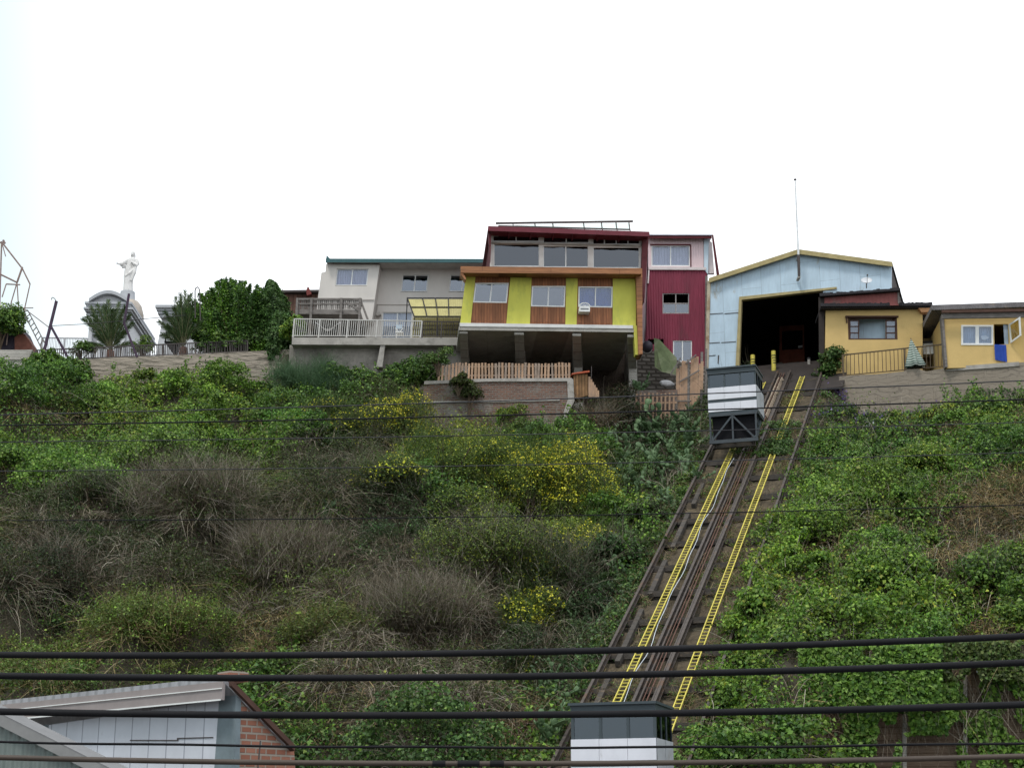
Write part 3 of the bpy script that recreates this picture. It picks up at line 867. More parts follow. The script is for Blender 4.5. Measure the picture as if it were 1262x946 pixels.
pf = thing('picket_fence', 'crooked orange and grey picket fence standing on the brick wall', 'fence')
m_pick = mat('raw_pine_picket', (.36, .235, .155), var=.35, scale=1.6, stretch=(1, 1, .6), second=(.28, .2, .15), cov=.52, sscale=3)
m_pick2 = mat('grey_picket', (.26, .20, .16), var=.3, scale=4)
x = 541.0; i = 0
while x < 703:
    sk = rnd.uniform(-.8, .8) - 2.2 * max(0, (600 - x) / 60)
    yt, yb = 447.3 + rnd.uniform(-.8, .8) + max(0, (560 - x) * .1), 467.6 + max(0, (600 - x) * .05)
    w = rnd.uniform(.085, .115)
    m = MB(); m.beam(FW.p(x + 1.2, yt, -.12), FW.p(x + 1.2 + sk, yb, -.12), w, .025, (0, 1, 0)); m.build('picket', m_pick2 if rnd.random() < .3 else m_pick, pf)
    x += 3.95 + rnd.uniform(-.3, .5)
m = MB(); m.beam(FW.p(540, 452, -.16), FW.p(703, 451, -.16), .05, .06); m.beam(FW.p(538, 463, -.16), FW.p(703, 462, -.16), .05, .06); m.build('cross_rail', m_pick2, pf)
settle(pf)

hb = thing('plank_hutch', 'small hutch of upright planks with a red lid beside the brick wall', 'hutch')
FHu = Facade(720, 475, 74.6, -14)
m = MB(); fslab(m, FHu, [(707, 460), (724.5, 461), (725, 487), (708.5, 491)], 0, 1.2); m.build('front_planks', mat('hutch_planks', (.30, .17, .08), var=.4, scale=3, planks=(.14, 3, .02, (.3, .3, .3), .4, True)), hb)
m = MB(); a, b = FHu.p(705.5, 461, .15), FHu.p(726.5, 458.4, .15); m.prism([a, b, b + Vector((0, 0, .08)), a + Vector((0, 0, .06))], FHu.n * 1.5); m.build('lid', mat('red_lid', (.42, .10, .05), var=.3, second=(.3, .25, .2), cov=.5), hb)
m = MB()
for i in range(6):
    x = 727 + i * 2.1; m.beam(FHu.p(x - .6, 464 + i * 3.4, .02), FHu.p(x - .4, 489, .02), .1, .025, (0, 1, 0))
m.build('side_pickets', m_pick, hb)
m = MB(); m.beam(FHu.p(729, 451), FHu.p(728.6, 478), .03, .03, (0, 1, 0)); m.build('pole', m_iron, hb)
settle(hb)

# ================================================================== yard between the legs and the station
FP = Facade(808, 500, 77.0, 4)
ya = thing('rubble_wall', 'rough stone and rubble wall behind the pallet fence', 'stone wall')
m_rub = brick_mat('rubble', (.12, .105, .09), (.24, .215, .19), (.07, .06, .05), .42, .2, .05, (.16, .15, .13), .55, .25)
m = MB(); fslab(m, Facade(808, 470, 80, 4), [(783, 437), (806, 432), (840, 446), (872, 452), (872, 500), (783, 500)], 0, 1.3); m.build('stones', m_rub, ya)
m = MB(); fslab(m, FP, [(783, 481), (835, 480), (835, 540), (783, 540)], -.3, .5); m.build('lower_course', m_brk, ya)
settle(ya)
pa = thing('pallet_fence', 'fence made of an upright pale timber pallet beside the tall concrete leg', 'fence')
m = MB(); x = 784.5
while x < 833:
    m.beam(FP.p(x, 484 + rnd.uniform(-.7, .7)), FP.p(x - .4, 517), .085, .022, (0, 1, 0)); x += 5.1
m.build('slats', m_pick, pa)
m = MB()
for y in (487.5, 496, 508): m.beam(FP.p(782.6, y + .6, -.05), FP.p(834, y, -.05), .05, .09)
m.build('cross_rail', m_pick, pa)
settle(pa)
bo = thing('board_screen', 'tall screen of mismatched raw boards standing beside the white and grey cabin', 'board screen')
FBo = Facade(848, 480, 77.6, 2)
ma = MB(); mg = MB(); x = 834.5
while x < 866:
    top = 437 + abs(x - 852) * .9 + rnd.uniform(-4, 3); bot = 522 - max(0, x - 846) * 2.3
    (ma if rnd.random() < .65 else mg).beam(FBo.p(x + 1 + rnd.uniform(-.8, 1.5), top, rnd.uniform(-.03, .06)), FBo.p(x + .4, bot, rnd.uniform(-.03, .03)), rnd.uniform(.1, .17), .025, (0, 1, 0)); x += 3.3
ma.build('boards', m_pick, bo); mg.build('grey_boards', m_old, bo)
m = MB()
for (x0, y0, x1, y1) in ((845, 448, 858, 437), (826, 462, 839, 441), (838, 470, 862, 456), (834, 494, 852, 494)): m.beam(FBo.p(x0, y0, .1), FBo.p(x1, y1, .1), .05, .06)
m.beam(FBo.p(865, 434, -.2), FBo.p(864, 500, -.2), .12, .12, (0, 1, 0)); m.beam(FBo.p(870.5, 430, -.2), FBo.p(869, 500, -.2), .1, .1, (0, 1, 0))
m.build('props', m_old, bo)
settle(bo)
m = MB(); fa = Facade(820, 440, 79.0, 0)
m.prism([fa.p(806, 416.4, -.3), fa.p(812.5, 418, -.2), fa.p(834, 441, .1), fa.p(834, 462, .3), fa.p(816, 458, .3), fa.p(807, 452, 0)], Vector((0, .05, .02)))
o = m.build('tarpaulin_sheet', mat('green_sheet', (.16, .20, .10), var=.3, scale=2, second=(.26, .27, .18), cov=.5)); tag(o, 'slanting moss green sheet propped in front of the magenta house', 'sheet'); settle(o)
ba = thing('barrel', 'dark barrel with pale bands lying at the foot of the magenta house', 'barrel')
fb = Facade(798, 428, 79.4, 0); c_ = fb.p(797.5, 428.5)
m = MB(); m.lathe(c_, [(.19, -.25), (.25, -.1), (.27, .1), (.25, .3), (.19, .45)], 18, (0, -1, .1)); m.build('drum', mat('barrel_dark', (.04, .035, .05), rough=.5), ba, True)
m = MB(); m.lathe(c_, [(.253, -.1), (.262, -.08), (.272, -.03), (.262, 0)], 18, (0, -1, .1)); m.build('band', m_white, ba)
settle(ba)
m = MB(); fb = Facade(822, 473, 78.6, 0)
bm_ = bmesh.new(); bmesh.ops.create_icosphere(bm_, subdivisions=3, radius=1)
c_ = fb.p(822, 473)
vs = [];
for v in bm_.verts:
    f = 1 + .25 * (float(vnoise(v.co.x * 3 + 9, v.co.z * 3 + v.co.y * 2, 31)) - .5)
    vs.append((c_.x + v.co.x * .36 * f, c_.y + v.co.y * .25 * f, c_.z + v.co.z * .18 * f - .06 * v.co.x))
m.add(vs, [tuple(v.index for v in f.verts) for f in bm_.faces]); bm_.free()
o = m.build('sack', _M['white_cloth'], smooth=True); tag(o, 'white plastic sack lying on the rubble above the pallet fence', 'sack'); settle(o)

# ================================================================== magenta house
FM = Facade(835, 370, 81.5, 0)
mh = thing('magenta_house', 'narrow three storey house of magenta corrugated iron with a pale pink top floor', 'house')
m_mag = mat('magenta_iron', (.19, .026, .052), rough=.6, var=.25, scale=1.5, stretch=(1, 1, .3), corr=.13, corr_h=.03, second=(.13, .03, .045), cov=.58)
m_pink = mat('pink_iron', (.62, .48, .50), rough=.6, var=.06, corr=.13, corr_h=.012)
mwall = [(799, 331), (871, 332), (869, 456), (794, 456)]; mtop = [(799, 293), (867.2, 293.5), (867.2, 331.6), (799, 331)]
k1 = rowq(802.6, 302.4, 850.4, 328.2); k2 = rowq(816.4, 361.2, 849.4, 386.4); k3 = rowq(829.4, 419.4, 852.8, 446)
k4 = rowq(798.5, 417.6, 818, 424)
m = MB(); fwall(m, FM, mwall, [k2, k3, k4], 0, .2); m.build('lower_wall', m_mag, mh)
m = MB(); fwall(m, FM, mtop, [k1], 0, .2); m.build('upper_wall', m_pink, mh)
m = MB(); fshell(m, FM, [(799, 293), (871, 293), (869, 456), (794, 456)], 6, 0, .2); m.build('side_wall', m_mag, mh)
m = MB(); fslab(m, FM, [(867.6, 293.5), (873.6, 293.5), (872.6, 338), (867.8, 332)], .03, .5); m.build('corner_panel', mat('pale_blue_sheet', (.5, .6, .68), var=.08), mh)
m = MB(); fslab(m, FM, [(799.6, 328.8), (870, 329.2), (870, 332.6), (799.6, 332.2)], .08, .079); fslab(m, FM, [(799, 332.6), (800.6, 332.6), (799.6, 349), (798, 349)], .06, .058); m.build('white_band', mat('dirty_white', (.58, .52, .52), var=.12), mh)
window(mh, FM, k1, 2, 1, .06, -.03, m_white, m_glassc, (mat('lace_curtain', (.66, .58, .63), var=.2, scale=6, stretch=(5, 5, .6)), .01, .99, .98))
m = MB(); fslab(m, FM, [(801.4, 300.6), (851.6, 300.8), (851.6, 302.2), (801.4, 302)], .05, .048); fslab(m, FM, [(850.8, 302.4), (852, 302.4), (852, 329), (850.8, 329)], .05, .048); m.build('window_surround', mat('oxblood_paint', (.10, .02, .025)), mh)
window(mh, FM, k2, 2, 2, .05, -.03, mat('grey_frame', (.3, .28, .28)), m_glassd, None, None, open_cells=((0, 0), (1, 0)))
window(mh, FM, k3, 2, 1, .05, -.03, m_white, m_glassd)
m = MB(); a, b = FM.p(798, 288.6, .45), FM.p(877.5, 288.8, .45)
m.prism([a, b, b - Vector((0, 0, .05)), a - Vector((0, 0, .05))], FM.n * 6.5); m.build('roof', mat('pale_zinc', (.42, .43, .50), rough=.5, metal=.3), mh)
m = MB(); a, b = FM.p(798, 289.9, .4), FM.p(877, 290, .4); m.prism([a, b, b - Vector((0, 0, .16)), a - Vector((0, 0, .16))], FM.n * .06)
e0 = FM.p(877.2, 289, .4); e1 = FM.p(884.6, 338.5, .1)
m.prism([e0, e0 - Vector((.0, 0, .22)), e1 - Vector((.05, 0, .22)), e1], Vector((.09, .04, 0)))
m.build('roof_edge', _M['oxblood_paint'], mh)
m = MB(); fslab(m, FM, [(873.6, 296), (877.6, 299), (880.4, 337), (873, 337)], -.1, .2); m.build('gable_panel', _M['dirty_white'], mh)
m = MB(); fslab(m, FM, [(869.4, 340), (872.4, 340), (871, 456), (868.4, 456)], .05, .3); m.build('edge_trim', m_old, mh)
settle(mh)

# ================================================================== upper station
FSn = Facade(950, 400, 80.0, 18)
us = thing('hilltop_station', 'pale blue sheet metal station shed with a mustard roof edge and a dark track opening', 'station')
m_blue = mat('pale_blue_iron', (.47, .60, .71), rough=.6, var=.12, scale=2.5, stretch=(1, 1, .35), second=(.38, .38, .34), cov=.60, soft=.08, sscale=1.2,
             planks=(.92, 2.15, .008, (.6, .6, .6), .07, True), corr=.07, corr_h=.004)
m_must = mat('mustard_paint', (.36, .30, .15), var=.2, scale=3, second=(.28, .2, .1), cov=.58)
outer = [(875, 345.5), (983.6, 310.5), (1098.5, 326.5), (1099.5, 460), (1014.4, 460), (1014.4, 357.6), (913.6, 369), (908.6, 470), (871.4, 470)]
m = MB(); fwall(m, FSn, outer, [], 0, .2); m.build('front_wall', m_blue, us)
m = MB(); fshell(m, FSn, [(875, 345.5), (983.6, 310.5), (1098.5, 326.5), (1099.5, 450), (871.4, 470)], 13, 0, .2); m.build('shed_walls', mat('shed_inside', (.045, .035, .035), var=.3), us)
m = MB(); fslab(m, FSn, [(911, 365.6), (1031, 353.4), (1031, 355.8), (913.6, 369.4)], .08, .3); m.build('lintel', m_must, us)
m = MB(); fslab(m, FSn, [(911, 365.6), (913.9, 369.6), (910.6, 455), (906.2, 455)], .081, .3); m.build('door_jamb', m_must, us)
m = MB()
for a_, b_ in (((873.5, 342.6), (983.4, 307)), ((983.4, 307), (1099.6, 322.6))):
    p, q = FSn.p(*a_, .3), FSn.p(*b_, .3); m.prism([p, q, q - Vector((0, 0, .24)), p - Vector((0, 0, .24))], FSn.n * .08)
m.build('verge_board', m_must, us)
m = MB()
for a_, b_ in (((873.5, 342.6), (983.4, 307)), ((983.4, 307), (1099.6, 322.6))):
    p, q = FSn.p(*a_, .22), FSn.p(*b_, .22); m.prism([p - Vector((0, 0, .03)), q - Vector((0, 0, .03)), q - Vector((0, 0, .10)), p - Vector((0, 0, .10))], FSn.n * 13.4)
m.build('roof', m_iron, us)
m = MB()
for (x0, y0, x1, y1) in ((893, 386, 913, 384.5), (873, 386.6, 891, 385.4), (889, 421.6, 907, 420.4), (872, 422.4, 887, 421.4), (873, 438, 882, 437.2)):
    fslab(m, FSn, [(x0, y0), (x1, y1), (x1, y1 + .7), (x0, y0 + .8)], .02, .018)
fslab(m, FSn, [(884.8, 437.5), (886.4, 437.4), (885.6, 448), (884.4, 448)], .02, .018)
m.build('sheet_joint', m_iron, us)
m = MB(); fslab(m, FSn, [(871.6, 346), (875.6, 345.6), (873, 455), (869, 455)], .06, .2); m.build('corner_trim', mat('rust_cream', (.42, .37, .28), var=.3, second=(.25, .15, .08), cov=.5), us)
m = MB(); m.beam(track(.2, 9.0, -.11), track(.2, 13.6, -.11), 5.6, .1, (TC.cross(TD)).normalized()); m.build('shade_sheet', m_dark, us)  # dark sheet added over the dirt to paint in the station mouth's shade
settle(us)

# waiting car room inside the station
FI = Facade(975, 430, 88, 18)
kk = thing('car_waiting', 'old red brown wooden booth seen deep inside the dark station mouth', 'booth')
m_red = mat('booth_red', (.30, .095, .06), var=.3, scale=3, second=(.2, .14, .12), cov=.6)
m = MB(); fwall(m, FI, [(960.5, 402), (991, 400), (991.5, 447), (960.5, 449)], [[(963.5, 408), (989, 406.5), (989, 430), (963.5, 431)]], 0, .12); m.build('front_panel', m_red, kk)
m = MB(); fshell(m, FI, [(960.5, 402), (991, 400), (991.5, 447), (960.5, 449)], 2.4, 0, .12); m.build('body', m_dark, kk)
m = MB(); fslab(m, FI, [(963.5, 408), (989, 406.5), (989, 430), (963.5, 431)], -.05, .02); m.build('window_glass', glass_mat('shadow_glass', (.2, .2, .22), .1), kk)
m = MB(); fslab(m, FI, [(983.5, 426), (989, 425), (989, 428), (983.5, 428.8)], .02, .018); m.build('notice', m_white, kk)
settle(kk)
for i, (x, yb, yt, s_) in enumerate(((927.6, 462, 437.5, -1.9), (953.2, 452, 432.5, -.82), (997, 452, 441.5, .99))):
    b0 = track(s_, 10.4 + (0 if i else -.6), .1)
    F_ = Facade(x, yb, 79.8, 0); top = F_.p(x, yt); bot = F_.p(x, yb)
    p = thing('buffer_post', ['yellow post with black rings at the left edge of the track mouth', 'tall yellow post with black rings at the head of the left ladder',
                              'short grey post at the head of the right ladder'][i], 'post', 'posts at the head of the track')
    m = MB(); m.tube([bot - Vector((0, 0, .5)), top], .11 if i < 2 else .08, 12); m.build('shaft', m_yel if i < 2 else m_concl, p)
    m = MB()
    if i < 2:
        for j in range(4):
            c = top - Vector((0, 0, .22 + j * .13)); m.tube([c, c - Vector((0, 0, .045))], .118, 12)
    else: m.tube([top - Vector((0, 0, .05)), top + Vector((0, 0, .03))], .1, 12)
    m.build('ring', m_black, p)
    settle(p)
# flagpole on the gable
fp = thing('flagpole', 'tall slim white flagpole bracketed to the gable of the blue station', 'flagpole')
a, b, c = FSn.p(984.8, 341, .5), FSn.p(984, 314, .5), FSn.p(980, 222.5, .5)
m = MB(); m.tube([b, c], [.055, .035], 8); m.build('pole', mat('pole_white', (.7, .72, .74)), fp)
m = MB(); m.tube([a, b - Vector((0, 0, .02))], .07, 8); m.build('socket', m_iron, fp)
m = MB(); m.box(a - Vector((0, -.2, .02)), .12, .5, .1); m.box(b.lerp(a, .1) + Vector((0, .25, 0)), .06, .5, .05); m.build('bracket', m_concl, fp)
m = MB(); m.lathe(c, [(.04, 0), (.07, .03), (.07, .07), (.02, .11)], 8); m.build('truck', m_iron, fp)
settle(fp)

# ================================================================== yellow cottages on the right
m_och = mat('ochre_render', (.56, .40, .165), var=.09, scale=1.2, second=(.43, .29, .11), cov=.6, soft=.3, bump=.008, bscale=25)
m_blk = mat('tarred_iron', (.028, .026, .03), rough=.8, var=.4, corr=.09, corr_h=.02)
m_brown = mat('dark_brown_paint', (.075, .04, .03), var=.25, scale=4)
FO = Facade(1075, 420, 77.5, 4)
cy = thing('ochre_cottage', 'small ochre yellow cottage with an open brown shuttered window next to the station', 'cottage')
cw = [(1017.6, 380), (1060, 379), (1130, 378.6), (1134, 381), (1137, 388), (1137, 470), (1016.4, 470)]
wh = [(1044.6, 391), (1105.4, 391), (1106.4, 418.4), (1045.6, 418.6)]
m = MB(); fwall(m, FO, cw, [wh], 0, .25); m.build('front_wall', m_och, cy)
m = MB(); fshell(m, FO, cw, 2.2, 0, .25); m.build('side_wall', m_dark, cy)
fr = window(cy, FO, wh, 1, 1, .07, -.03, m_brown, m_glassc, name='window', open_cells=((0, 0),))
for xa, xb in ((1047, 1059), (1091.5, 1104.5)):
    w_ = window(fr, FO, rowq(xa, 394, xb, 418), 1, 3, .05, -.06, m_brown, m_glassc, (m_white if False else mat('net_curtain', (.5, .47, .42), var=.15, scale=6), .0, 1, .98), name='shutter')
m = MB(); fslab(m, FO, [(1042, 388.8), (1107.4, 388.8), (1107.4, 390.4), (1042, 390.4)], .12, .12); fslab(m, FO, [(1042, 390.4), (1044.4, 390.4), (1044.4, 398), (1043.4, 398)], .06, .058); m.build('lintel', m_brown, cy)
m = MB(); a, b = FO.p(1011.5, 373.8, .5), FO.p(1149, 372.6, .45)
for i in range(60):
    f0, f1 = i / 60, (i + 1) / 60; p, q = a.lerp(b, f0), a.lerp(b, f1); dz = Vector((0, 0, rnd.uniform(-.02, .03)))
    m.prism([p + dz, q + dz, q - Vector((0, 0, .15)), p - Vector((0, 0, .15))], FO.n * .12)
m.build('eave', m_blk, cy)
m = MB(); m.prism([a - Vector((0, 0, .10)) + FO.n * .13, b - Vector((0, 0, .10)) + FO.n * .13, b - Vector((0, 0, .2)) + FO.n * .13, a - Vector((0, 0, .2)) + FO.n * .13], FO.n * 2.4); m.build('roof', m_blk, cy)
FO2 = Facade(1150, 410, 79.2, 4)
wh2 = rowq(1148, 396, 1158, 419)
m = MB(); fwall(m, FO2, [(1134, 386), (1166, 386), (1166, 470), (1134, 470)], [wh2], 0, .2); m.build('rear_wall', m_och, cy)
window(cy, FO2, wh2, 1, 4, .05, -.02, mat('cream_frame', (.6, .5, .28)), m_glassc, (mat('yellow_curtain', (.55, .42, .2)), 0, 1, .98), name='narrow_window')
m = MB(); fslab(m, FO, [(1132, 379.4), (1223, 378), (1223, 381), (1150, 384), (1136, 384.6)], .3, .4); m.build('fascia', mat('orange_board', (.48, .25, .12), var=.2), cy)
settle(cy)

FRt = Facade(1210, 420, 74.5, 5)
rc = thing('ochre_house', 'ochre yellow house with a white casement hanging open at the right edge of the view', 'house')
rw = [(1161, 389), (1300, 386), (1304, 450), (1167, 453.5)]
ro1 = rowq(1184.6, 400.4, 1224.2, 425); ro2 = [(1225, 399.4), (1242.6, 399), (1243.6, 424), (1225.6, 424.6)]
m = MB(); fwall(m, FRt, rw, [ro1, ro2], 0, .25); m.build('front_wall', m_och, rc)
m = MB(); fshell(m, FRt, rw, 6, 0, .25); m.build('side_wall', m_och, rc)
fr = window(rc, FRt, ro1, 2, 1, .085, .03, m_white, m_glassc, (mat('blue_blind', (.36, .44, .54), var=.15, scale=4), .02, .98, .98), None, mull=.16)
m = MB(); fslab(m, FRt, [(1209, 414), (1215, 413), (1219, 416), (1214, 418.8), (1210, 418)], -.04, .01); m.build('paper', m_white, fr)
m = MB(); fslab(m, FRt, [(1236.5, 400), (1242, 400), (1243, 424), (1238, 424)], -.12, .03); m.build('curtain', _M['blue_blind'], rc)
cs = [FRt.p(1243.6, 400, .05), FRt.p(1257.6, 390.4, .65), FRt.p(1258.8, 413.6, .65), FRt.p(1246, 423, .05)]
m = MB(); q_ = cs; t_ = (q_[1] - q_[0]).cross(Vector((0, 0, 1))).normalized() * .04
def cbar(u0, v0, u1, v1): m.prism([bil(q_, u0, v0), bil(q_, u1, v0), bil(q_, u1, v1), bil(q_, u0, v1)], t_)
cbar(0, 0, 1, .09); cbar(0, .91, 1, 1); cbar(0, .09, .12, .91); cbar(.88, .09, 1, .91)
cf = m.build('casement', m_white, rc)
m = MB(); m.prism([bil(q_, .1, .08) + t_ * .4, bil(q_, .9, .08) + t_ * .4, bil(q_, .9, .92) + t_ * .4, bil(q_, .1, .92) + t_ * .4], t_ * .2); m.build('glass', glass_mat('yellowed_glass', (.8, .75, .5), .15), cf)
m = MB(); a, b = FRt.p(1160.6, 382, .55), FRt.p(1305, 379.6, .55); m.prism([a, b, b - Vector((0, 0, .13)), a - Vector((0, 0, .13))], FRt.n * .1); m.build('fascia', m_brown, rc)
m = MB(); a, b = FRt.p(1161, 386, .4), FRt.p(1304, 383.6, .4); m.prism([a, b, b - Vector((0, 0, .25)), a - Vector((0, 0, .25))], FRt.n * .12); m.build('soffit_board', m_old, rc)
m = MB(); a, b = FRt.p(1148, 375.8, .1), FRt.p(1305, 370.5, .1); m.prism([a, b, b - Vector((0, 0, .24)), a - Vector((0, 0, .24))], FRt.n * 7); m.build('roof', mat('grey_corrugated', (.16, .15, .155), var=.3, corr=.09, corr_h=.02, second=(.25, .2, .15), cov=.6), rc)
m = MB(); fslab(m, FRt, [(1160, 388), (1163, 388), (1168, 452), (1165, 452)], .1, .5); m.build('corner_post', m_old, rc)
settle(rc)
m = MB(); Q = []
for i in range(13):
    f = i / 12; Q += [FRt.p(1225.4 + 14.6 * f, 424.2 + .6 * f, .07 + .03 * math.sin(i * 1.9)), FRt.p(1226.4 + 14.8 * f, 443.4 + 2.6 * f, .09 + .04 * math.sin(i * 1.9 + .5))]
m.add(Q, [(2 * i, 2 * i + 1, 2 * i + 3, 2 * i + 2) for i in range(12)])
o = m.build('blue_towel', mat('royal_blue_cloth', (.02, .06, .32), var=.2), smooth=True); tag(o, 'royal blue towel hung out of the open window', 'towel'); settle(o)

# maroon roof room between station and cottage
FMr = Facade(1060, 366, 77.9, 14)
mr = thing('roof_room', 'faded red sheet metal roof room wedged between the blue station and the ochre cottage', 'roof room')
m = MB(); fslab(m, FMr, [(1016, 363), (1107, 358), (1107.6, 376), (1016, 379)], 0, .5); m.build('wall', mat('faded_red_iron', (.26, .09, .085), var=.18, scale=2, second=(.2, .13, .12), cov=.56, corr=.18, corr_h=.01), mr)
m = MB(); a, b = FMr.p(1010, 361.6, .3), FMr.p(1109.5, 354.4, .3)
for i in range(24):
    p, q = a.lerp(b, i / 24), a.lerp(b, (i + 1) / 24); dz = Vector((0, 0, rnd.uniform(-.03, .04)))
    m.prism([p + dz, q + dz, q - Vector((0, 0, .13)), p - Vector((0, 0, .13))], FMr.n * 1.0)
m.build('roof', m_blk, mr)
m = MB(); fslab(m, FMr, [(1015, 363.6), (1108, 357.4), (1108, 358.8), (1015, 365)], .05, .048); fslab(m, FMr, [(1106, 358), (1108.4, 358), (1108.4, 374), (1106.6, 374)], .05, .048); m.build('trim', m_old, mr)
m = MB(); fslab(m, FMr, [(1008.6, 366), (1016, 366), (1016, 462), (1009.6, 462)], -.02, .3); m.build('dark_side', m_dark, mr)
settle(mr)
# satellite dish
sd = thing('satellite_dish', 'small white satellite dish on the roof in front of the blue gable', 'satellite dish')
c_ = FMr.p(1068, 347.6, .2)
m = MB(); m.lathe(c_, [(.03, .0), (.12, .015), (.2, .05), (.26, .1), (.265, .11), (.2, .065), (.03, .012)], 20, (-.1, -.75, .66)); m.build('reflector', mat('dish_white', (.5, .52, .55), rough=.4), sd, True)
m = MB(); m.tube([c_, c_ - Vector((0, -.1, .28))], .025, 6); m.build('stand', m_iron, sd)
m = MB(); m.tube([c_ + Vector((0, -.1, -.12)), c_ + Vector((-.03, -.36, .2))], .012, 5); m.box(c_ + Vector((-.03, -.38, .22)), .06, .08, .06); m.build('receiver_arm', m_iron, sd)
settle(sd)

# balcony bin, railing, parasol, stone wall on the right
FRW = Facade(1035, 464, 76, 18)
m_stone = brick_mat('right_stone', (.19, .16, .125), (.27, .235, .19), (.16, .135, .11), .62, .22, .035, (.235, .20, .16), .40, .8)
sw = thing('stone_retaining_wall', 'weathered brown stone and plaster retaining wall below the ochre cottages', 'retaining wall')
wp = [(1034, 464), (1060, 461.6), (1080, 461), (1114, 457.4), (1118, 455), (1132, 454.4), (1142, 457.6), (1166, 453), (1200, 450), (1256, 446.6), (1310, 443), (1320, 560), (1036, 560)]
m = MB(); fslab(m, FRW, wp, 0, 1.2); m.build('stonework', m_stone, sw)
m = MB(); a, b = FRW.p(1166, 452, .06), FRW.p(1256, 445.6, .06); m.prism([a, b, b - Vector((0, 0, .2)), a - Vector((0, 0, .2))], FRW.n * .3); m.build('coping', m_concl, sw)
settle(sw)
rr = thing('balustrade', 'brown iron balustrade rising along the yard of the ochre cottage', 'railing')
FRR = Facade(1038, 450, 76.3, 18)
rail_line(FRR, 1038.4, 437.4, 1166, 423.8, 1039.4, 464.5, 1166.5, 453, 26, (0, .6, 1), rr, mat('brown_iron', (.10, .075, .05), var=.3), off=-.05, jit=.15)
settle(rr)
pr = thing('closed_parasol', 'folded green and white striped parasol leaning on the balustrade', 'parasol')
F_ = Facade(1127, 436, 75.7, 10); top = F_.p(1122.8, 418.6, .3); bot = F_.p(1128, 453, .3)
ax = (top - bot); hgt = ax.length; ax.normalize()
m = MB(); o0 = 0; rings = [(.02, 1.0), (.07, .92), (.14, .75), (.25, .5), (.36, .25), (.45, .04), (.40, .0)]
q = ax.to_track_quat('Z', 'Y'); n = 32
for r, h in rings:
    for k in range(n):
        a_ = 2 * math.pi * k / n; rr_ = r * (1 + .22 * math.cos(a_ * 6) * (1 - h * .4)); m.v.append(tuple(bot + q @ Vector((rr_ * math.cos(a_), rr_ * math.sin(a_), h * hgt))))
for i in range(len(rings) - 1):
    for k in range(n): m.f.append((i * n + k, i * n + (k + 1) % n, (i + 1) * n + (k + 1) % n, (i + 1) * n + k))
pm, pnt, pb = nt_new('striped_canvas')
tc = pnt.nodes.new('ShaderNodeTexCoord'); wv = pnt.nodes.new('ShaderNodeTexWave'); wv.bands_direction = 'Z'; wv.inputs['Scale'].default_value = 2.6; wv.inputs['Distortion'].default_value = 2.0
rp = pnt.nodes.new('ShaderNodeValToRGB'); rp.color_ramp.interpolation = 'CONSTANT'; rp.color_ramp.elements[0].color = (.06, .11, .09, 1); rp.color_ramp.elements[1].position = .62; rp.color_ramp.elements[1].color = (.42, .46, .42, 1)
pnt.links.new(tc.outputs['Object'], wv.inputs['Vector']); pnt.links.new(wv.outputs['Fac'], rp.inputs['Fac']); pnt.links.new(rp.outputs['Color'], pb.inputs['Base Color']); pb.inputs['Roughness'].default_value = .85
m.build('canvas', pm, pr, True)
m = MB(); m.tube([bot - ax * .5, top + ax * .08], .022, 6); m.build('pole', m_iron, pr)
settle(pr)
bn = thing('storage_box', 'white box with a black lid standing behind the balustrade', 'box')
F_ = Facade(1150, 430, 77.6, 8)
m = MB(); fslab(m, F_, [(1137, 422.6), (1164, 422), (1164, 434.6), (1138, 436.4)], 0, .6); m.build('body', m_white, bn)
m = MB(); fslab(m, F_, [(1134.6, 420.2), (1158, 419.8), (1158, 422), (1134.6, 422.6)], .06, .7); m.build('lid', m_black, bn)
m = MB(); fslab(m, F_, [(1134.6, 422.8), (1137, 422.6), (1138, 452), (1136, 452)], .05, .06); fslab(m, F_, [(1161, 434), (1164, 434), (1165, 452), (1162.5, 452)], .05, .06); m.build('stand', m_iron, bn)
settle(bn)

# ================================================================== far left: wall, fence, chapel, statue, timber frames
FL = Facade(160, 440, 80, -1)
m_lwall = mat('rough_concrete', (.30, .26, .215), var=.18, scale=1.3, stretch=(.5, 1, 2.0), second=(.12, .10, .08), cov=.52, soft=.10, sscale=1.3, bump=.16, bscale=2.6)
lw = thing('cliff_wall', 'long rough grey brown concrete wall under the palms and the metal fence', 'retaining wall')
m = MB(); fslab(m, FL, [(-140, 446), (38, 444), (100, 443), (136, 440.6), (230, 437), (312, 432.6), (366, 430), (366, 520), (-140, 520)], 0, 1.1); m.build('wall', m_lwall, lw)
settle(lw)
FL2 = Facade(10, 440, 79, -4)
l2 = thing('block_wall', 'grey block wall stub at the left edge below the ragged hut', 'wall')
m = MB(); fslab(m, FL2, [(-120, 430), (24, 431), (40, 430.6), (33, 446), (24, 540), (-120, 540)], 0, .8); m.build('blocks', m_conc, l2)
m = MB(); fslab(m, FL2, [(-120, 441.6), (34, 441.6), (33.4, 443.2), (-120, 443.4)], .05, .048); m.build('ledge', m_concl, l2)
settle(l2)
lf = thing('picket_railing', 'dark metal picket fence with leaning bars along the cliff wall', 'fence')
rail_line(FL, 44, 431.5, 305, 419.6, 44, 446, 305, 434.6, 116, (0, .2, .4, .6, .8, 1), lf, m_iron, bw=.035, off=-.2, jit=.5)
settle(lf)
l3 = thing('wire_fence', 'pale leaning picket fence behind the purple props', 'fence')
FL3 = Facade(80, 430, 83, 0)
rail_line(FL3, 52, 416, 108, 417, 50, 436, 106, 437, 30, (0, .5, 1), l3, mat('pale_wire', (.4, .4, .42)), bw=.022, jit=.4)
settle(l3)

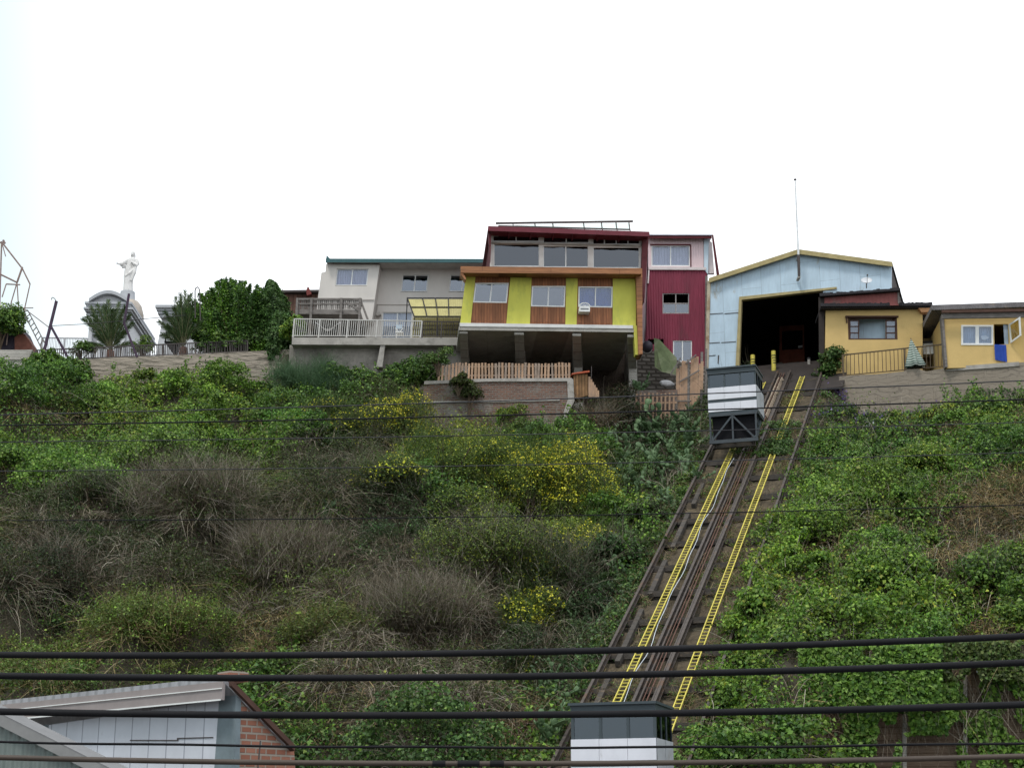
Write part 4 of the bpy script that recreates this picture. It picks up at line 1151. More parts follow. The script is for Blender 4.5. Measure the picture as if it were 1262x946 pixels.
m_chap = mat('chapel_grey', (.40, .415, .44), var=.1, scale=1.0, second=(.30, .31, .33), cov=.6, soft=.25)
m_chapw = mat('chapel_white', (.48, .49, .51), var=.08, scale=1.0)
FCp = Facade(133, 400, 130, -1)
cp = thing('chapel', 'small grey chapel with an arched pediment below the white statue', 'chapel')
arc = [(109.4 + 47.6 * f, 369.5 - 12.8 * math.sin(math.pi * (f * .86 + .07)) + 2.8) for f in np.linspace(0, 1, 18)]
body = arc + [(157, 440), (110.5, 440)]
m = MB(); fslab(m, FCp, body, 0, 9.0); m.build('nave', m_chapw, cp)
m = MB()
P = [FCp.p(x, y, .6) for x, y in arc]
for a, b in zip(P[:-1], P[1:]): m.prism([a + Vector((0, 0, .14)), b + Vector((0, 0, .14)), b - Vector((0, 0, .14)), a - Vector((0, 0, .14))], FCp.n * 9.8)
m.build('arched_roof', m_chap, cp)
m = MB()
for y0, o_ in ((371.5, .45), (374.5, .28), (378, .6), (381, .4), (386, .22)):
    a, b = FCp.p(108.6, y0, o_), FCp.p(158.4, y0 + .4, o_); a -= Vector((o_ * .6, 0, 0)); b += Vector((o_ * .6, 0, 0))
    m.prism([a, b, b - Vector((0, 0, .17)), a - Vector((0, 0, .17))], FCp.n * (9.2 + o_))
m.build('cornice', m_chap, cp)
m = MB(); fslab(m, FCp, [(116, 374.5)] + [(116 + 34 * f, 370.5 - 6.5 * math.sin(math.pi * f)) for f in np.linspace(0, 1, 10)] + [(150, 374.5)], .12, .118); m.build('tympanum', m_chapw, cp)
for x in (113, 124, 143, 153):
    m = MB(); a = FCp.p(x, 391, .25); m.lathe(a - Vector((0, 0, 3.5)), [(.24, 0), (.24, .15), (.18, .2), (.16, 3.2), (.24, 3.3), (.24, 3.45)], 12); m.build('column', m_chapw, cp, True)
m = MB(); c_ = FCp.p(163, 376, -6.5); m.lathe(c_ + Vector((-.2, 0, -1.6)), [(1.25, 0), (1.2, .8), (1.0, 1.5), (.7, 1.9), (.4, 2.05)], 24); m.build('dome', mat('dome_stone', (.36, .32, .28), var=.2), cp, True)
settle(cp)

FT2 = Facade(220, 400, 104, 0)
tb = thing('white_mausoleum', 'white tapering monument with a wide flat grey cornice behind the second palm', 'monument')
m = MB(); fslab(m, FT2, [(200.5, 391), (240, 391), (250, 440), (191, 440)], 0, 2.2); m.build('body', m_chapw, tb)
m = MB()
for y0, x0, x1, o_ in ((375.4, 191.4, 248, .5), (379, 193, 246.4, .35), (383, 194.4, 245, .25), (387, 197, 243, .12)):
    a, b = FT2.p(x0, y0, o_), FT2.p(x1, y0, o_); m.prism([a, b, b - Vector((0, 0, .19)), a - Vector((0, 0, .19))], FT2.n * (2.4 + o_))
m.build('cornice', m_chap, tb)
m = MB(); c_ = FT2.p(207, 392.5, .05); m.lathe(c_, [(.42, -.05), (.40, .1), (.3, .2), (.1, .27)], 16); m.build('niche_cap', m_chap, tb)
settle(tb)
sb = thing('shrine_stand', 'little gabled shrine box on a dark metal stand before the white monument', 'shrine')
F_ = Facade(213, 412, 81.5, 0)
m = MB(); fslab(m, F_, [(203.5, 404.5), (209.6, 400), (216.6, 404.5), (215, 409), (204, 409)], 0, .5); m.build('box', m_chap, sb)
m = MB()
for a_, b_ in (((205, 409), (203.5, 423)), ((216.5, 409), (220, 423)), ((205, 409.2), (216.5, 409.2)), ((202.6, 421), (221, 421)), ((208, 409), (211, 421))): m.beam(F_.p(*a_), F_.p(*b_), .06, .06, (0, 1, 0))
m.build('stand', m_black, sb)
m = MB(); fslab(m, F_, [(203, 421.6), (221, 421.6), (216, 434), (212, 434)], .05, .5); m.build('trough', m_black, sb)
settle(sb)

# statue: one continuous carved figure
def statue():
    F_ = Facade(158, 340, 138, 0)
    s_ = 138 / 2000.0
    c0 = F_.p(157.5, 360)                                 # feet
    H_ = 54 * s_ * 1.0
    bm = bmesh.new()
    def loft(rings, n=28, ripple=.0, nr=9, ph=0):
        vr = []
        for (x, y, z, rx, ry) in rings:
            row = []
            for k in range(n):
                a = 2 * math.pi * k / n; r = 1 + ripple * math.sin(a * nr + ph + z * 1.5)
                row.append(bm.verts.new((x + rx * r * math.cos(a), y + ry * r * math.sin(a), z)))
            vr.append(row)
        for i in range(len(vr) - 1):
            for k in range(n): bm.faces.new((vr[i][k], vr[i][(k + 1) % n], vr[i + 1][(k + 1) % n], vr[i + 1][k]))
        bm.faces.new(vr[0][::-1]); bm.faces.new(vr[-1])
    def limb(pts, rs, n=12):
        vr = []
        for i, p in enumerate(pts):
            p = Vector(p); d = (Vector(pts[min(i + 1, len(pts) - 1)]) - Vector(pts[max(i - 1, 0)])).normalized()
            x = d.cross(Vector((0, 1, 0))).normalized(); y = d.cross(x)
            vr.append([bm.verts.new(p + (x * math.cos(2 * math.pi * k / n) + y * math.sin(2 * math.pi * k / n)) * rs[i]) for k in range(n)])
        for i in range(len(vr) - 1):
            for k in range(n): bm.faces.new((vr[i][k], vr[i][(k + 1) % n], vr[i + 1][(k + 1) % n], vr[i + 1][k]))
        bm.faces.new(vr[0][::-1]); bm.faces.new(vr[-1])
    h = H_
    loft([(.0, 0, 0, .40, .34), (0, 0, .04 * h, .42, .36), (-.02, 0, .2 * h, .38, .32), (-.01, 0, .4 * h, .42, .32), (.05, 0, .55 * h, .43, .30), (.14, 0, .66 * h, .40, .28),
          (.2, 0, .76 * h, .46, .26), (.22, 0, .805 * h, .36, .22), (.22, 0, .83 * h, .14, .13)], ripple=.10)
    loft([(.22, 0, .82 * h, .1, .1), (.22, -.02, .87 * h, .11, .12)])
    hx = .22
    loft([(hx, -.02, .855 * h, .08, .1), (hx, -.03, .875 * h, .145, .17), (hx, -.03, .91 * h, .165, .19), (hx, -.01, .945 * h, .16, .19), (hx, 0, .975 * h, .12, .15), (hx, 0, .995 * h, .05, .06)])
    loft([(hx, .08, .80 * h, .2, .12), (hx, .1, .86 * h, .215, .14), (hx, .08, .92 * h, .20, .17), (hx, .06, .975 * h, .14, .14)], ripple=.05)
    limb([(hx, -.19, .90 * h), (hx, -.25, .895 * h)], [.035, .02])            # nose
    # outstretched arm with wide sleeve, and open hand
    limb([(-.1, 0, .775 * h), (-.42, -.06, .71 * h), (-.62, -.12, .665 * h), (-.78, -.15, .655 * h)], [.2, .2, .22, .2])
    limb([(-.4, -.05, .64 * h), (-.58, -.1, .57 * h)], [.22, .08])
    limb([(-.74, -.14, .665 * h), (-.9, -.18, .665 * h), (-1.0, -.2, .67 * h)], [.085, .075, .08])
    for k in range(4): limb([(-.97, -.24 + k * .05, .67 * h), (-1.1, -.26 + k * .055, .68 * h), (-1.18 + .02 * k, -.26 + k * .055, .675 * h)], [.03, .028, .02], 6)
    limb([(-.95, -.24, .68 * h), (-1.02, -.32, .70 * h)], [.03, .02], 6)
    # bent arm laid on the chest
    limb([(.55, 0, .775 * h), (.68, -.06, .68 * h), (.62, -.2, .62 * h), (.42, -.3, .66 * h)], [.18, .17, .15, .12])
    limb([(.42, -.3, .66 * h), (.3, -.33, .69 * h)], [.08, .06])
    for k in range(4): limb([(.32, -.33, .675 * h + k * .045), (.2, -.35, .69 * h + k * .05)], [.028, .02], 6)
    # mantle fold
    limb([(.6, -.12, .72 * h), (.5, -.22, .45 * h), (.3, -.26, .25 * h)], [.12, .16, .1])
    limb([(.5, -.2, .56 * h), (.1, -.32, .42 * h), (-.25, -.28, .36 * h)], [.09, .1, .06])
    me = bpy.data.meshes.new('tmp'); bm.to_mesh(me); bm.free()
    o = bpy.data.objects.new('tmp', me); COL.objects.link(o)
    md = o.modifiers.new('r', 'REMESH'); md.mode = 'VOXEL'; md.voxel_size = .035
    bpy.context.view_layer.update()
    me2 = bpy.data.meshes.new_from_object(o.evaluated_get(bpy.context.evaluated_depsgraph_get()))
    bpy.data.objects.remove(o)
    me2.name = 'figure'; me2.materials.clear(); me2.materials.append(mat('white_marble', (.66, .65, .64), var=.1, scale=2, second=(.48, .46, .44), cov=.56, stretch=(1, 1, .5), sscale=2))
    me2.polygons.foreach_set('use_smooth', [True] * len(me2.polygons))
    me2.transform(Matrix.Translation(c0))
    r = thing('robed_statue', 'white stone statue of a robed figure with one arm held out above the chapel roof', 'statue')
    f = bpy.data.objects.new('figure', me2); COL.objects.link(f); f.parent = r
    m = MB(); m.lathe(c0 - Vector((0, 0, 3.4)), [(.9, 0), (.9, 2.3), (.7, 2.5), (.62, 3.1), (.6, 3.4)], 20); m.build('pedestal', m_chap, r)
    settle(r)
statue()

# ragged hut and pole structures at the left edge
m_bran = mat('bleached_poles', (.26, .19, .17), var=.3, scale=5)
F_ = Facade(20, 390, 81, 0)
wf = thing('pole_frame', 'tall crooked skeleton of thin bleached poles rising over the hut', 'pole frame')
for a_, b_, w_ in (((2, 298), (27.6, 331), .09), ((27.6, 331), (37, 350), .08), ((37, 350), (30.4, 380), .06), ((27.6, 329), (21, 348), .1), ((21, 348), (14, 372), .06), ((21, 348), (23, 381), .06),
                   ((-14, 331), (21, 348), .09), ((7.6, 350), (24.8, 350.8), .07), ((7.6, 350), (2.6, 366), .06), ((12, 380), (41, 379.3), .05), ((2, 298), (7, 316), .05), ((2, 298), (-14, 306), .08),
                   ((30, 379), (28, 425), .08), ((14, 372), (8, 425), .07), ((2, 298), (-2, 425), .08), ((4, 296), (6, 300), .12), ((31, 381), (60, 403), .05)):
    m = MB(); m.tube([F_.p(*a_), F_.p(*b_)], w_ * .5, 6); m.build('pole', m_bran, wf)
settle(wf)
hu = thing('ragged_hut', 'dark tarpaulin hut with a rusty brown flank at the left edge', 'hut')
m = MB(); fslab(m, F_, [(-40, 404), (4, 401), (22, 398), (36, 430), (-40, 432)], -.2, 2.2); m.build('tarpaulin', mat('dark_tarp', (.035, .03, .045), var=.4, scale=2, bump=.05, bscale=3), hu)
m = MB(); fslab(m, F_, [(18, 416), (24, 410.6), (31, 412), (39, 424), (40, 432), (18, 432)], .1, 1.2); m.build('rusty_flank', mat('rusty_flank', (.13, .05, .035), var=.35, scale=3), hu)
settle(hu)
ld = thing('junk_ladder', 'tilted grey lattice ladder leaning down from the pole frame', 'lattice')
for a_, b_ in (((29, 385), (52, 431)), ((34, 382), (56, 424))):
    m = MB(); m.beam(F_.p(*a_, .3), F_.p(*b_, .3), .05, .05); m.build('side_bar', m_old, ld)
m = MB()
for i in range(9):
    f = i / 8; m.beam(F_.p(29 + 23 * f, 385 + 46 * f, .3), F_.p(34 + 22 * f, 382 + 42 * f, .3), .04, .04)
m.build('rungs', m_old, ld)
settle(ld)
m_pur = mat('purple_timber', (.055, .035, .06), var=.3, scale=4)
F_ = Facade(65, 400, 78.6, 0)
pp = thing('prop_post', 'dark purple leaning post with a side brace and a small hook on top', 'post')
m = MB(); m.beam(F_.p(69.6, 371), F_.p(51.6, 444), .12, .12, (0, 1, 0)); m.build('post', m_pur, pp)
m = MB(); m.beam(F_.p(62.8, 402), F_.p(83.5, 440), .11, .11, (0, 1, 0)); m.build('brace', m_pur, pp)
m = MB(); m.tube([F_.p(69.4, 372), F_.p(67.5, 368), F_.p(65, 366.4), F_.p(63.4, 367.6), F_.p(63.8, 369.4)], .02, 6); m.build('hook', m_iron, pp)
settle(pp)
m = MB(); m.beam(F_.p(159, 362, -.2), F_.p(153, 398, -.2), .1, .1, (0, 1, 0)); m.beam(F_.p(153, 398, -.2), F_.p(169, 440, -.2), .1, .1, (0, 1, 0))
o = m.build('bent_prop', m_pur); tag(o, 'dark bent timber prop standing between the first palm and the chapel', 'post'); settle(o)
m = MB(); m.tube([F_.p(63, 401.5), F_.p(110, 399), F_.p(170, 393.6), F_.p(228, 388.5)], .018, 5)
o = m.build('tie_wire', m_black); tag(o, 'thin dark wire strung from the leaning post towards the second palm', 'wire'); settle(o)
m = MB(); F9 = Facade(245, 360, 79, 0); m.tube([F9.p(240.6, 392), F9.p(240.4, 358), F9.p(241.6, 354.6), F9.p(243.6, 353.6), F9.p(246, 357), F9.p(247, 395)], .03, 6); o = m.build('bent_pipe', m_iron); tag(o, 'thin bent pipe standing at the left of the leafy tree', 'pipe'); settle(o)
# ------------------------------------------------------------------ vegetation
RG = np.random.default_rng(11)
m_leaf = leaf_mat('leaves', .28, .5, .3)
m_twig = leaf_mat('dry_stems', 0, .9, .1)

def unit(v):
    return v / np.maximum(np.linalg.norm(v, axis=-1, keepdims=True), 1e-9)

def leaves(cen, nrm, ln, wd, col):
    """rhombic leaves, slightly folded; cen n,3  nrm n,3 (facing)"""
    n = len(cen)
    r = unit(RG.normal(size=(n, 3)))
    ax = unit(np.cross(nrm, r)); bx = np.cross(nrm, ax)
    ln = np.broadcast_to(ln, n)[:, None]; wd = np.broadcast_to(wd, n)[:, None]
    fold = nrm * (wd * .35)
    v = np.stack([cen - ax * ln * .5, cen + bx * wd * .5 + fold - ax * ln * .05, cen + ax * ln * .5, cen - bx * wd * .5 + fold - ax * ln * .05], 1)
    return v.reshape(-1, 3), np.arange(n * 4).reshape(n, 4), col

def blades(base, dirn, ln, wd, col, droop=.4, seg=3, curl=None):
    """thin curved ribbons"""
    n = len(base)
    ln = np.broadcast_to(ln, n)[:, None]; wd = np.broadcast_to(wd, n)[:, None]
    side = unit(np.cross(dirn, RG.normal(size=(n, 3))))
    if curl is None: curl = unit(RG.normal(size=(n, 3)) * [1, 1, .3]) * .35
    V = []
    for i in range(seg + 1):
        f = i / seg
        p = base + dirn * ln * f + np.array([0, 0, -1.0]) * ln * droop * f * f + curl * ln * f * f
        w = wd * (1 - f * .75)
        V.append(p - side * w * .5); V.append(p + side * w * .5)
    V = np.stack(V, 1)                                   # n, 2(seg+1), 3
    k = 2 * (seg + 1)
    o = (np.arange(n) * k)[:, None]
    Q = np.stack([np.stack([o[:, 0] + 2 * i, o[:, 0] + 2 * i + 1, o[:, 0] + 2 * i + 3, o[:, 0] + 2 * i + 2], 1) for i in range(seg)], 1).reshape(-1, 4)
    return V.reshape(-1, 3), Q, np.repeat(col, seg, axis=0)

class Veg:
    def __init__(s): s.V, s.Q, s.C, s.n = [], [], [], 0
    def add(s, t):
        v, q, c = t; s.V.append(v); s.Q.append(q + s.n); s.C.append(c); s.n += len(v); return s
    def build(s, name, m, parent=None):
        return np_mesh(name, np.concatenate(s.V), np.concatenate(s.Q), m, parent, np.concatenate(s.C))

PAL = {   # leaf hues (linear), chosen at random leaf by leaf
    'bright':  [(.11, .225, .026), (.08, .175, .024), (.15, .28, .036), (.05, .12, .018), (.19, .31, .06)],
    'ivy':     [(.045, .105, .024), (.062, .135, .028), (.034, .078, .018), (.095, .17, .045)],
    'olive':   [(.085, .125, .026), (.065, .10, .022), (.115, .15, .038), (.045, .072, .018), (.08, .155, .03)],
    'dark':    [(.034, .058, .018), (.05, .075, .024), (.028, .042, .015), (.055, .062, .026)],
    'lime':    [(.18, .26, .034), (.135, .215, .03), (.26, .32, .045), (.08, .14, .024)],
    'cactus':  [(.06, .12, .045), (.09, .155, .065), (.045, .085, .032)],
    'yellow':  [(.66, .62, .03), (.55, .54, .03), (.74, .72, .08), (.36, .44, .04)],
    'brown':   [(.10, .06, .04), (.07, .04, .035), (.13, .085, .05), (.06, .06, .03)],
    'dry':     [(.18, .15, .11), (.12, .10, .068), (.24, .205, .155), (.08, .065, .042), (.31, .28, .23)],
    'straw':   [(.30, .23, .11), (.22, .16, .08), (.36, .29, .16), (.16, .12, .06)],
    'purple':  [(.16, .10, .34), (.22, .15, .42), (.10, .07, .22)],
    'fennel':  [(.08, .15, .07), (.06, .12, .055), (.10, .18, .09)],
    'orange':  [(.42, .25, .04), (.35, .19, .03)],
}
def pal(name, n, w=None, jit=.18):
    p = np.array(PAL[name]); i = RG.integers(0, len(p), n)
    return np.clip(p[i] * (1 + RG.normal(size=(n, 1)) * jit), .005, 1)

def patch_hue(c):
    f = np.clip(.5 + 1.5 * (.65 * vnoise(c[:, 0] * .33, c[:, 1] * .3, 91) + .35 * vnoise(c[:, 0] * .9, c[:, 1] * .8, 92) - .5), 0, 1)[:, None]
    return np.array([.68, .76, .85]) * (1 - f) + np.array([1.5, 1.28, 1.05]) * f

def clump_leaves(c, r, n, ln, wd, pl, squash=.8, up=.35, shell=.35, lump=.25):
    """n leaves through the outer part of a lumpy mound; c may be many centres (k,3), r (k,)"""
    c = np.atleast_2d(c); k = len(c); r = np.broadcast_to(r, k)
    idx = np.repeat(np.arange(k), n)
    d = unit(RG.normal(size=(k * n, 3))); d[:, 2] = np.where(d[:, 2] < -.25, -d[:, 2], d[:, 2])
    seed = idx * 7.31
    lumpf = 1 + lump * (np.sin(d[:, 0] * 5 + seed) * np.sin(d[:, 1] * 5 + seed * 1.7) + .6 * np.sin(d[:, 2] * 9 + d[:, 0] * 7 + seed))
    rad = r[idx] * (1 - shell * RG.random(k * n) ** 1.5) * lumpf
    p = c[idx] + d * rad[:, None] * [1, 1, squash]
    nr = unit(d * .8 + np.array([0, -.15, up]) + RG.normal(size=d.shape) * .55)
    l_ = ln * (1 + RG.normal(size=k * n) * .25); l_ = np.clip(l_, ln * .4, ln * 1.7)
    tone = (1 + RG.normal(size=(k, 1)) * .15) * patch_hue(c)                 # plants differ a little
    return leaves(p, nr, l_, l_ * wd, np.clip(pal(pl, k * n) * tone[idx], .004, 1))

def clump_twigs(c, r, n, ln, wd, pl, up=.8, droop=.5, spread=.8, seg=3):
    c = np.atleast_2d(c); k = len(c); r = np.broadcast_to(r, k)
    idx = np.repeat(np.arange(k), n); m_ = k * n
    b = c[idx] + RG.normal(size=(m_, 3)) * [1, 1, .35] * (r[idx] * .5)[:, None]
    d = unit(RG.normal(size=(m_, 3)) * spread + np.array([0, -.25, up]))
    l_ = ln * np.clip(1 + RG.normal(size=m_) * .35, .35, 2)
    return blades(b, d, l_, wd, pal(pl, m_, jit=.25), droop, seg)

# which growth stands where: patches of the slope, found from where they show in elevation (x, y, rx, ry, kind)
ZN = [
 (90, 480, 120, 60, 'bright'), (230, 500, 110, 45, 'bright'), (140, 545, 170, 40, 'bright'), (20, 520, 60, 60, 'bright'), (150, 572, 150, 18, 'bright'), (320, 572, 50, 18, 'bright'), (250, 560, 70, 30, 'bright'),
 (75, 447, 45, 22, 'bright'), (330, 540, 60, 26, 'bright'), (400, 530, 40, 18, 'ivy'), (0, 470, 30, 30, 'bright'), (30, 505, 14, 30, 'dark'), (310, 505, 40, 30, 'ivy'),
 (390, 470, 90, 32, 'ivy'), (470, 470, 60, 30, 'ivy'), (350, 500, 60, 22, 'bright'), (400, 500, 60, 14, 'ivy'),
 (55, 600, 75, 32, 'olive'), (120, 560, 60, 14, 'olive'), (70, 620, 60, 22, 'dark'),
 (200, 600, 90, 34, 'brush'), (140, 640, 90, 34, 'brush'), (290, 585, 70, 34, 'brushgreen'), (340, 610, 40, 22, 'olive'),
 (60, 700, 90, 50, 'darkbrush'), (30, 760, 70, 50, 'dark'), (150, 700, 60, 30, 'darkbrush'), (225, 670, 40, 28, 'dark'),
 (290, 660, 70, 30, 'brushgreen'), (340, 700, 90, 44, 'brush'), (400, 720, 60, 40, 'brush'), (250, 725, 50, 20, 'olive'),
 (180, 760, 90, 34, 'olive'), (90, 810, 110, 34, 'olive'), (240, 800, 70, 40, 'olive'), (400, 780, 70, 34, 'olive'), (330, 790, 40, 28, 'straw'),
 (470, 690, 60, 30, 'brush'), (510, 770, 90, 60, 'greybrush'), (560, 740, 60, 60, 'greybrush'), (440, 830, 70, 28, 'greybrush'),
 (400, 555, 70, 60, 'darkbrush'), (440, 620, 60, 40, 'dark'), (500, 660, 80, 40, 'dark'), (380, 640, 40, 22, 'olive'), (470, 540, 60, 40, 'darkbrush'),
 (560, 560, 60, 50, 'lime'), (520, 600, 60, 40, 'bright'), (590, 610, 60, 50, 'limedark'), (650, 650, 60, 60, 'limedark'), (600, 690, 60, 50, 'dark'), (690, 640, 50, 60, 'lime'),
 (640, 700, 60, 60, 'dark'), (680, 760, 70, 50, 'dark'), (640, 790, 40, 40, 'darkbrush'), (610, 670, 36, 34, 'brush'),
 (670, 560, 50, 26, 'ivy'), (720, 555, 50, 30, 'ivy'), (690, 590, 40, 16, 'bright'),
 (800, 545, 80, 34, 'cact'), (770, 590, 60, 40, 'cact'), (840, 560, 30, 50, 'cact'), (800, 620, 40, 30, 'cact'), (765, 640, 40, 30, 'bright'), (770, 690, 36, 40, 'ivy'), (740, 740, 34, 50, 'cact'), (705, 800, 30, 50, 'cact'),
 (840, 520, 24, 24, 'ivy'), (860, 490, 12, 40, 'dark'),
 (560, 850, 80, 30, 'greybrush'), (370, 860, 60, 24, 'ivy'), (470, 900, 70, 24, 'bright'), (420, 905, 60, 30, 'olive'), (560, 905, 40, 30, 'ivy'), (610, 880, 60, 60, 'brownbrush'), (680, 860, 30, 40, 'cact'), (670, 920, 30, 34, 'ivy'), (380, 930, 60, 20, 'ivy'), (520, 930, 60, 20, 'brushgreen'),
 (1090, 520, 60, 14, 'flow'), (1035, 505, 24, 26, 'flow'), (1190, 510, 60, 14, 'ivy'), (1240, 500, 40, 12, 'ivy'), (1060, 535, 40, 12, 'flow'), (1160, 540, 60, 12, 'straw'), (1120, 512, 30, 8, 'limedark'),
 (1080, 580, 100, 46, 'rbright'), (1200, 570, 80, 50, 'rbright'), (1020, 620, 60, 60, 'rbright'), (1100, 660, 80, 50, 'rbright'), (960, 690, 50, 60, 'rbright'),
 (1230, 610, 50, 16, 'straw'), (1215, 660, 60, 36, 'brownbrush'), (1160, 652, 26, 16, 'bare'), (1250, 655, 36, 30, 'brownbrush'), (1180, 715, 40, 22, 'brownbrush'), (1165, 725, 26, 14, 'bare'),
 (1010, 740, 110, 50, 'rbright'), (1120, 760, 90, 34, 'rbright'), (1230, 760, 50, 60, 'rbright'), (1000, 810, 120, 50, 'vine'), (920, 850, 60, 70, 'vine'), (1100, 810, 120, 36, 'vine'),
 (975, 760, 30, 10, 'brownbrush'), (1230, 790, 40, 14, 'brownbrush'), (985, 650, 14, 60, 'brushgreen'), (1040, 700, 30, 14, 'brownbrush'), (1000, 545, 30, 16, 'brushgreen'), (905, 900, 40, 60, 'vine'),
]
KINDS_V = sorted(set(z[4] for z in ZN))
def zone_of(px, py):
    best = np.full(len(px), 1e9); kind = np.zeros(len(px), int)
    jx = px + (vnoise(px * .03, py * .03, 41) - .5) * 44 + RG.normal(size=len(px)) * 6
    jy = py + (vnoise(px * .03, py * .03, 42) - .5) * 34 + RG.normal(size=len(px)) * 5
    for x, y, rx, ry, k in ZN:
        d = ((jx - x) / rx) ** 2 + ((jy - y) / ry) ** 2
        w = d < best; best = np.where(w, d, best); kind[w] = KINDS_V.index(k)
    return kind, best

step = .62
gx, gy = np.meshgrid(np.arange(-34, 34, step), np.arange(41, 79, step * 1.25))
gx = gx.ravel() + RG.uniform(-.3, .3, gx.size); gy = gy.ravel() + RG.uniform(-.35, .35, gy.size)
gz = H(gx, gy)
PX, PY, PZ = proj(gx, gy, gz)
gs, gt = st_of(gx, gy)
ye = np.interp(gx, EX, EY)
inside_wall = (gx > 7.6) & (gy < QY(gx) + .7) & (gs > 3)
keep = (PX > -150) & (PX < 1410) & (PY < 1080) & (gy < ye - .9) & ~((gs > -2.15) & (gs < 2.3)) & ~inside_wall
keep |= (gs > 1.75) & (gs < 2.3) & (gt < -3.5) & (PY < 1080) & (vnoise(gx * .5, gy * .5, 77) > .35)
keep &= ~((gx > 11.2) & (gs > 0) & (gs < 2.9) & (gt > 9))
gx, gy, gz, PX, PY, gs, gt = [a[keep] for a in (gx, gy, gz, PX, PY, gs, gt)]
kd, kb = zone_of(PX, PY)
C3 = np.stack([gx, gy, gz], 1)
near_track = (gs > -3.4) & (gs < 3.0)
size = .42 + .42 * vnoise(gx * .9, gy * .9, 51) + .22 * vnoise(gx * .35, gy * .35, 52)
size = np.where(near_track, size * .7, size)
size = np.where((gx > 14.2) & (gy > np.interp(gx, EX, EY) - 3.8), size * .5, size)
big = (RG.random(len(size)) < .09) & ~near_track & (gy < np.interp(gx, EX, EY) - 5)
size = np.where(big, size * 1.9, size)
size = np.where(gx < 3, size * 1.12, size)
gap = (vnoise(gx * .8, gy * .7, 55) > .72) & ~near_track
greens = np.isin(kd, [KINDS_V.index(k_) for k_ in ('bright', 'rbright', 'vine', 'ivy')])
kd = np.where(gap & greens, KINDS_V.index('brownbrush'), kd)
kd = np.where((vnoise(gx * .7 + 3, gy * .6, 56) > .74) & np.isin(kd, [KINDS_V.index(k_) for k_ in ('brush', 'greybrush')]), KINDS_V.index('olive'), kd)
kd = np.where((vnoise(gx * .6 + 9, gy * .5, 57) > .70) & np.isin(kd, [KINDS_V.index(k_) for k_ in ('bright', 'rbright')]), KINDS_V.index('lime'), kd)

stuff = {}
def V_(name):
    if name not in stuff: stuff[name] = Veg()
    return stuff[name]
def sel(k): return kd == KINDS_V.index(k)

CARPET = .5
def lay(k, veg, dens, ln, wd, pl, rs=1.0, lift=.15, **kw):
    i = sel(k); dens = max(4, int(dens * CARPET))
    if not i.any(): return
    b = i & big; a = i & ~big
    V_(veg).add(clump_leaves(C3[a] + [0, 0, lift], size[a] * rs, dens, ln, wd, pl, **kw))
    if b.any(): V_(veg).add(clump_leaves(C3[b] + [0, 0, lift + .1], size[b] * rs, int(dens * 2.8), ln, wd, pl, **kw))
def twg(k, veg, dens, ln, wd, pl, rs=1.0, lift=.1, **kw):
    i = sel(k); dens = max(2, int(dens * (CARPET + .15)))
    if not i.any(): return
    V_(veg).add(clump_twigs(C3[i] + [0, 0, lift], size[i] * rs, dens, ln, wd, pl, **kw))

for k, veg in (('bright', 'bramble_cover'), ('rbright', 'leafy_cover'), ('vine', 'vine_cover')):
    lay(k, veg, 300, .105, .72, 'bright', 1.05, .2, lump=.38)
    lay(k, veg, 90, .10, .7, 'ivy', .95, .1)
    lay(k, veg, 34, .12, .8, 'lime', 1.15, .3)
    twg(k, 'dry_undergrowth', 5, .9, .02, 'dry', 1, .2)
lay('ivy', 'ivy_cover', 210, .12, .8, 'ivy', 1.05, .15, lump=.3); lay('ivy', 'ivy_cover', 40, .13, .8, 'bright', 1.1, .25)
lay('flow', 'ivy_cover', 150, .12, .8, 'ivy', .9, .1); lay('flow', 'ivy_cover', 16, .09, .9, 'purple', 1.0, .2); twg('flow', 'dry_undergrowth', 14, .7, .02, 'dry')
lay('olive', 'olive_scrub', 330, .075, .45, 'olive', 1.1, .15, lump=.2); lay('olive', 'olive_scrub', 40, .10, .6, 'bright', 1.1, .2); twg('olive', 'dry_undergrowth', 26, .6, .014, 'straw', 1, .35, droop=.2)
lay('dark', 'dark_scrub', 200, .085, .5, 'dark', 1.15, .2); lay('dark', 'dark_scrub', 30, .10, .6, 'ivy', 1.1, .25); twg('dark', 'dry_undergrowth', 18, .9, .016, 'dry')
lay('limedark', 'dark_scrub', 120, .085, .5, 'dark', 1.1, .15); lay('limedark', 'dark_scrub', 110, .11, .6, 'lime', 1.2, .3)
lay('lime', 'leafy_cover', 190, .11, .6, 'lime', 1.2, .3); lay('lime', 'leafy_cover', 60, .1, .6, 'olive', 1.1, .2)
for k, d, g_, p in (('brush', 130, 130, 'dry'), ('darkbrush', 60, 240, 'dry'), ('brushgreen', 70, 240, 'dry'), ('greybrush', 190, 70, 'dry'), ('brownbrush', 110, 40, 'straw')):
    twg(k, 'dry_brush', d, .85, .017, p, 1.1, .15, up=.55, droop=.75, spread=.9)
    twg(k, 'dry_brush', d // 4, 1.2, .02, 'dry' if p == 'dry' else 'dry', 1.1, .2, up=.9, droop=.9, spread=.7)
    lay(k, 'olive_scrub', g_, .075, .5, 'olive' if k != 'darkbrush' else 'dark', 1.05, .1)
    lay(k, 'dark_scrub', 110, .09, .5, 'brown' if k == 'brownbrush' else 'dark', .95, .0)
twg('straw', 'dry_brush', 190, .5, .016, 'straw', 1, .05, up=.9, droop=.5); lay('straw', 'olive_scrub', 50, .08, .4, 'olive', .9, 0)
twg('bare', 'dry_brush', 16, .4, .014, 'straw'); 
lay('cact', 'ivy_cover', 150, .11, .6, 'ivy', .85, .0); lay('cact', 'leafy_cover', 50, .12, .6, 'cactus', 1, .15); twg('cact', 'dry_undergrowth', 12, .7, .015, 'dry')

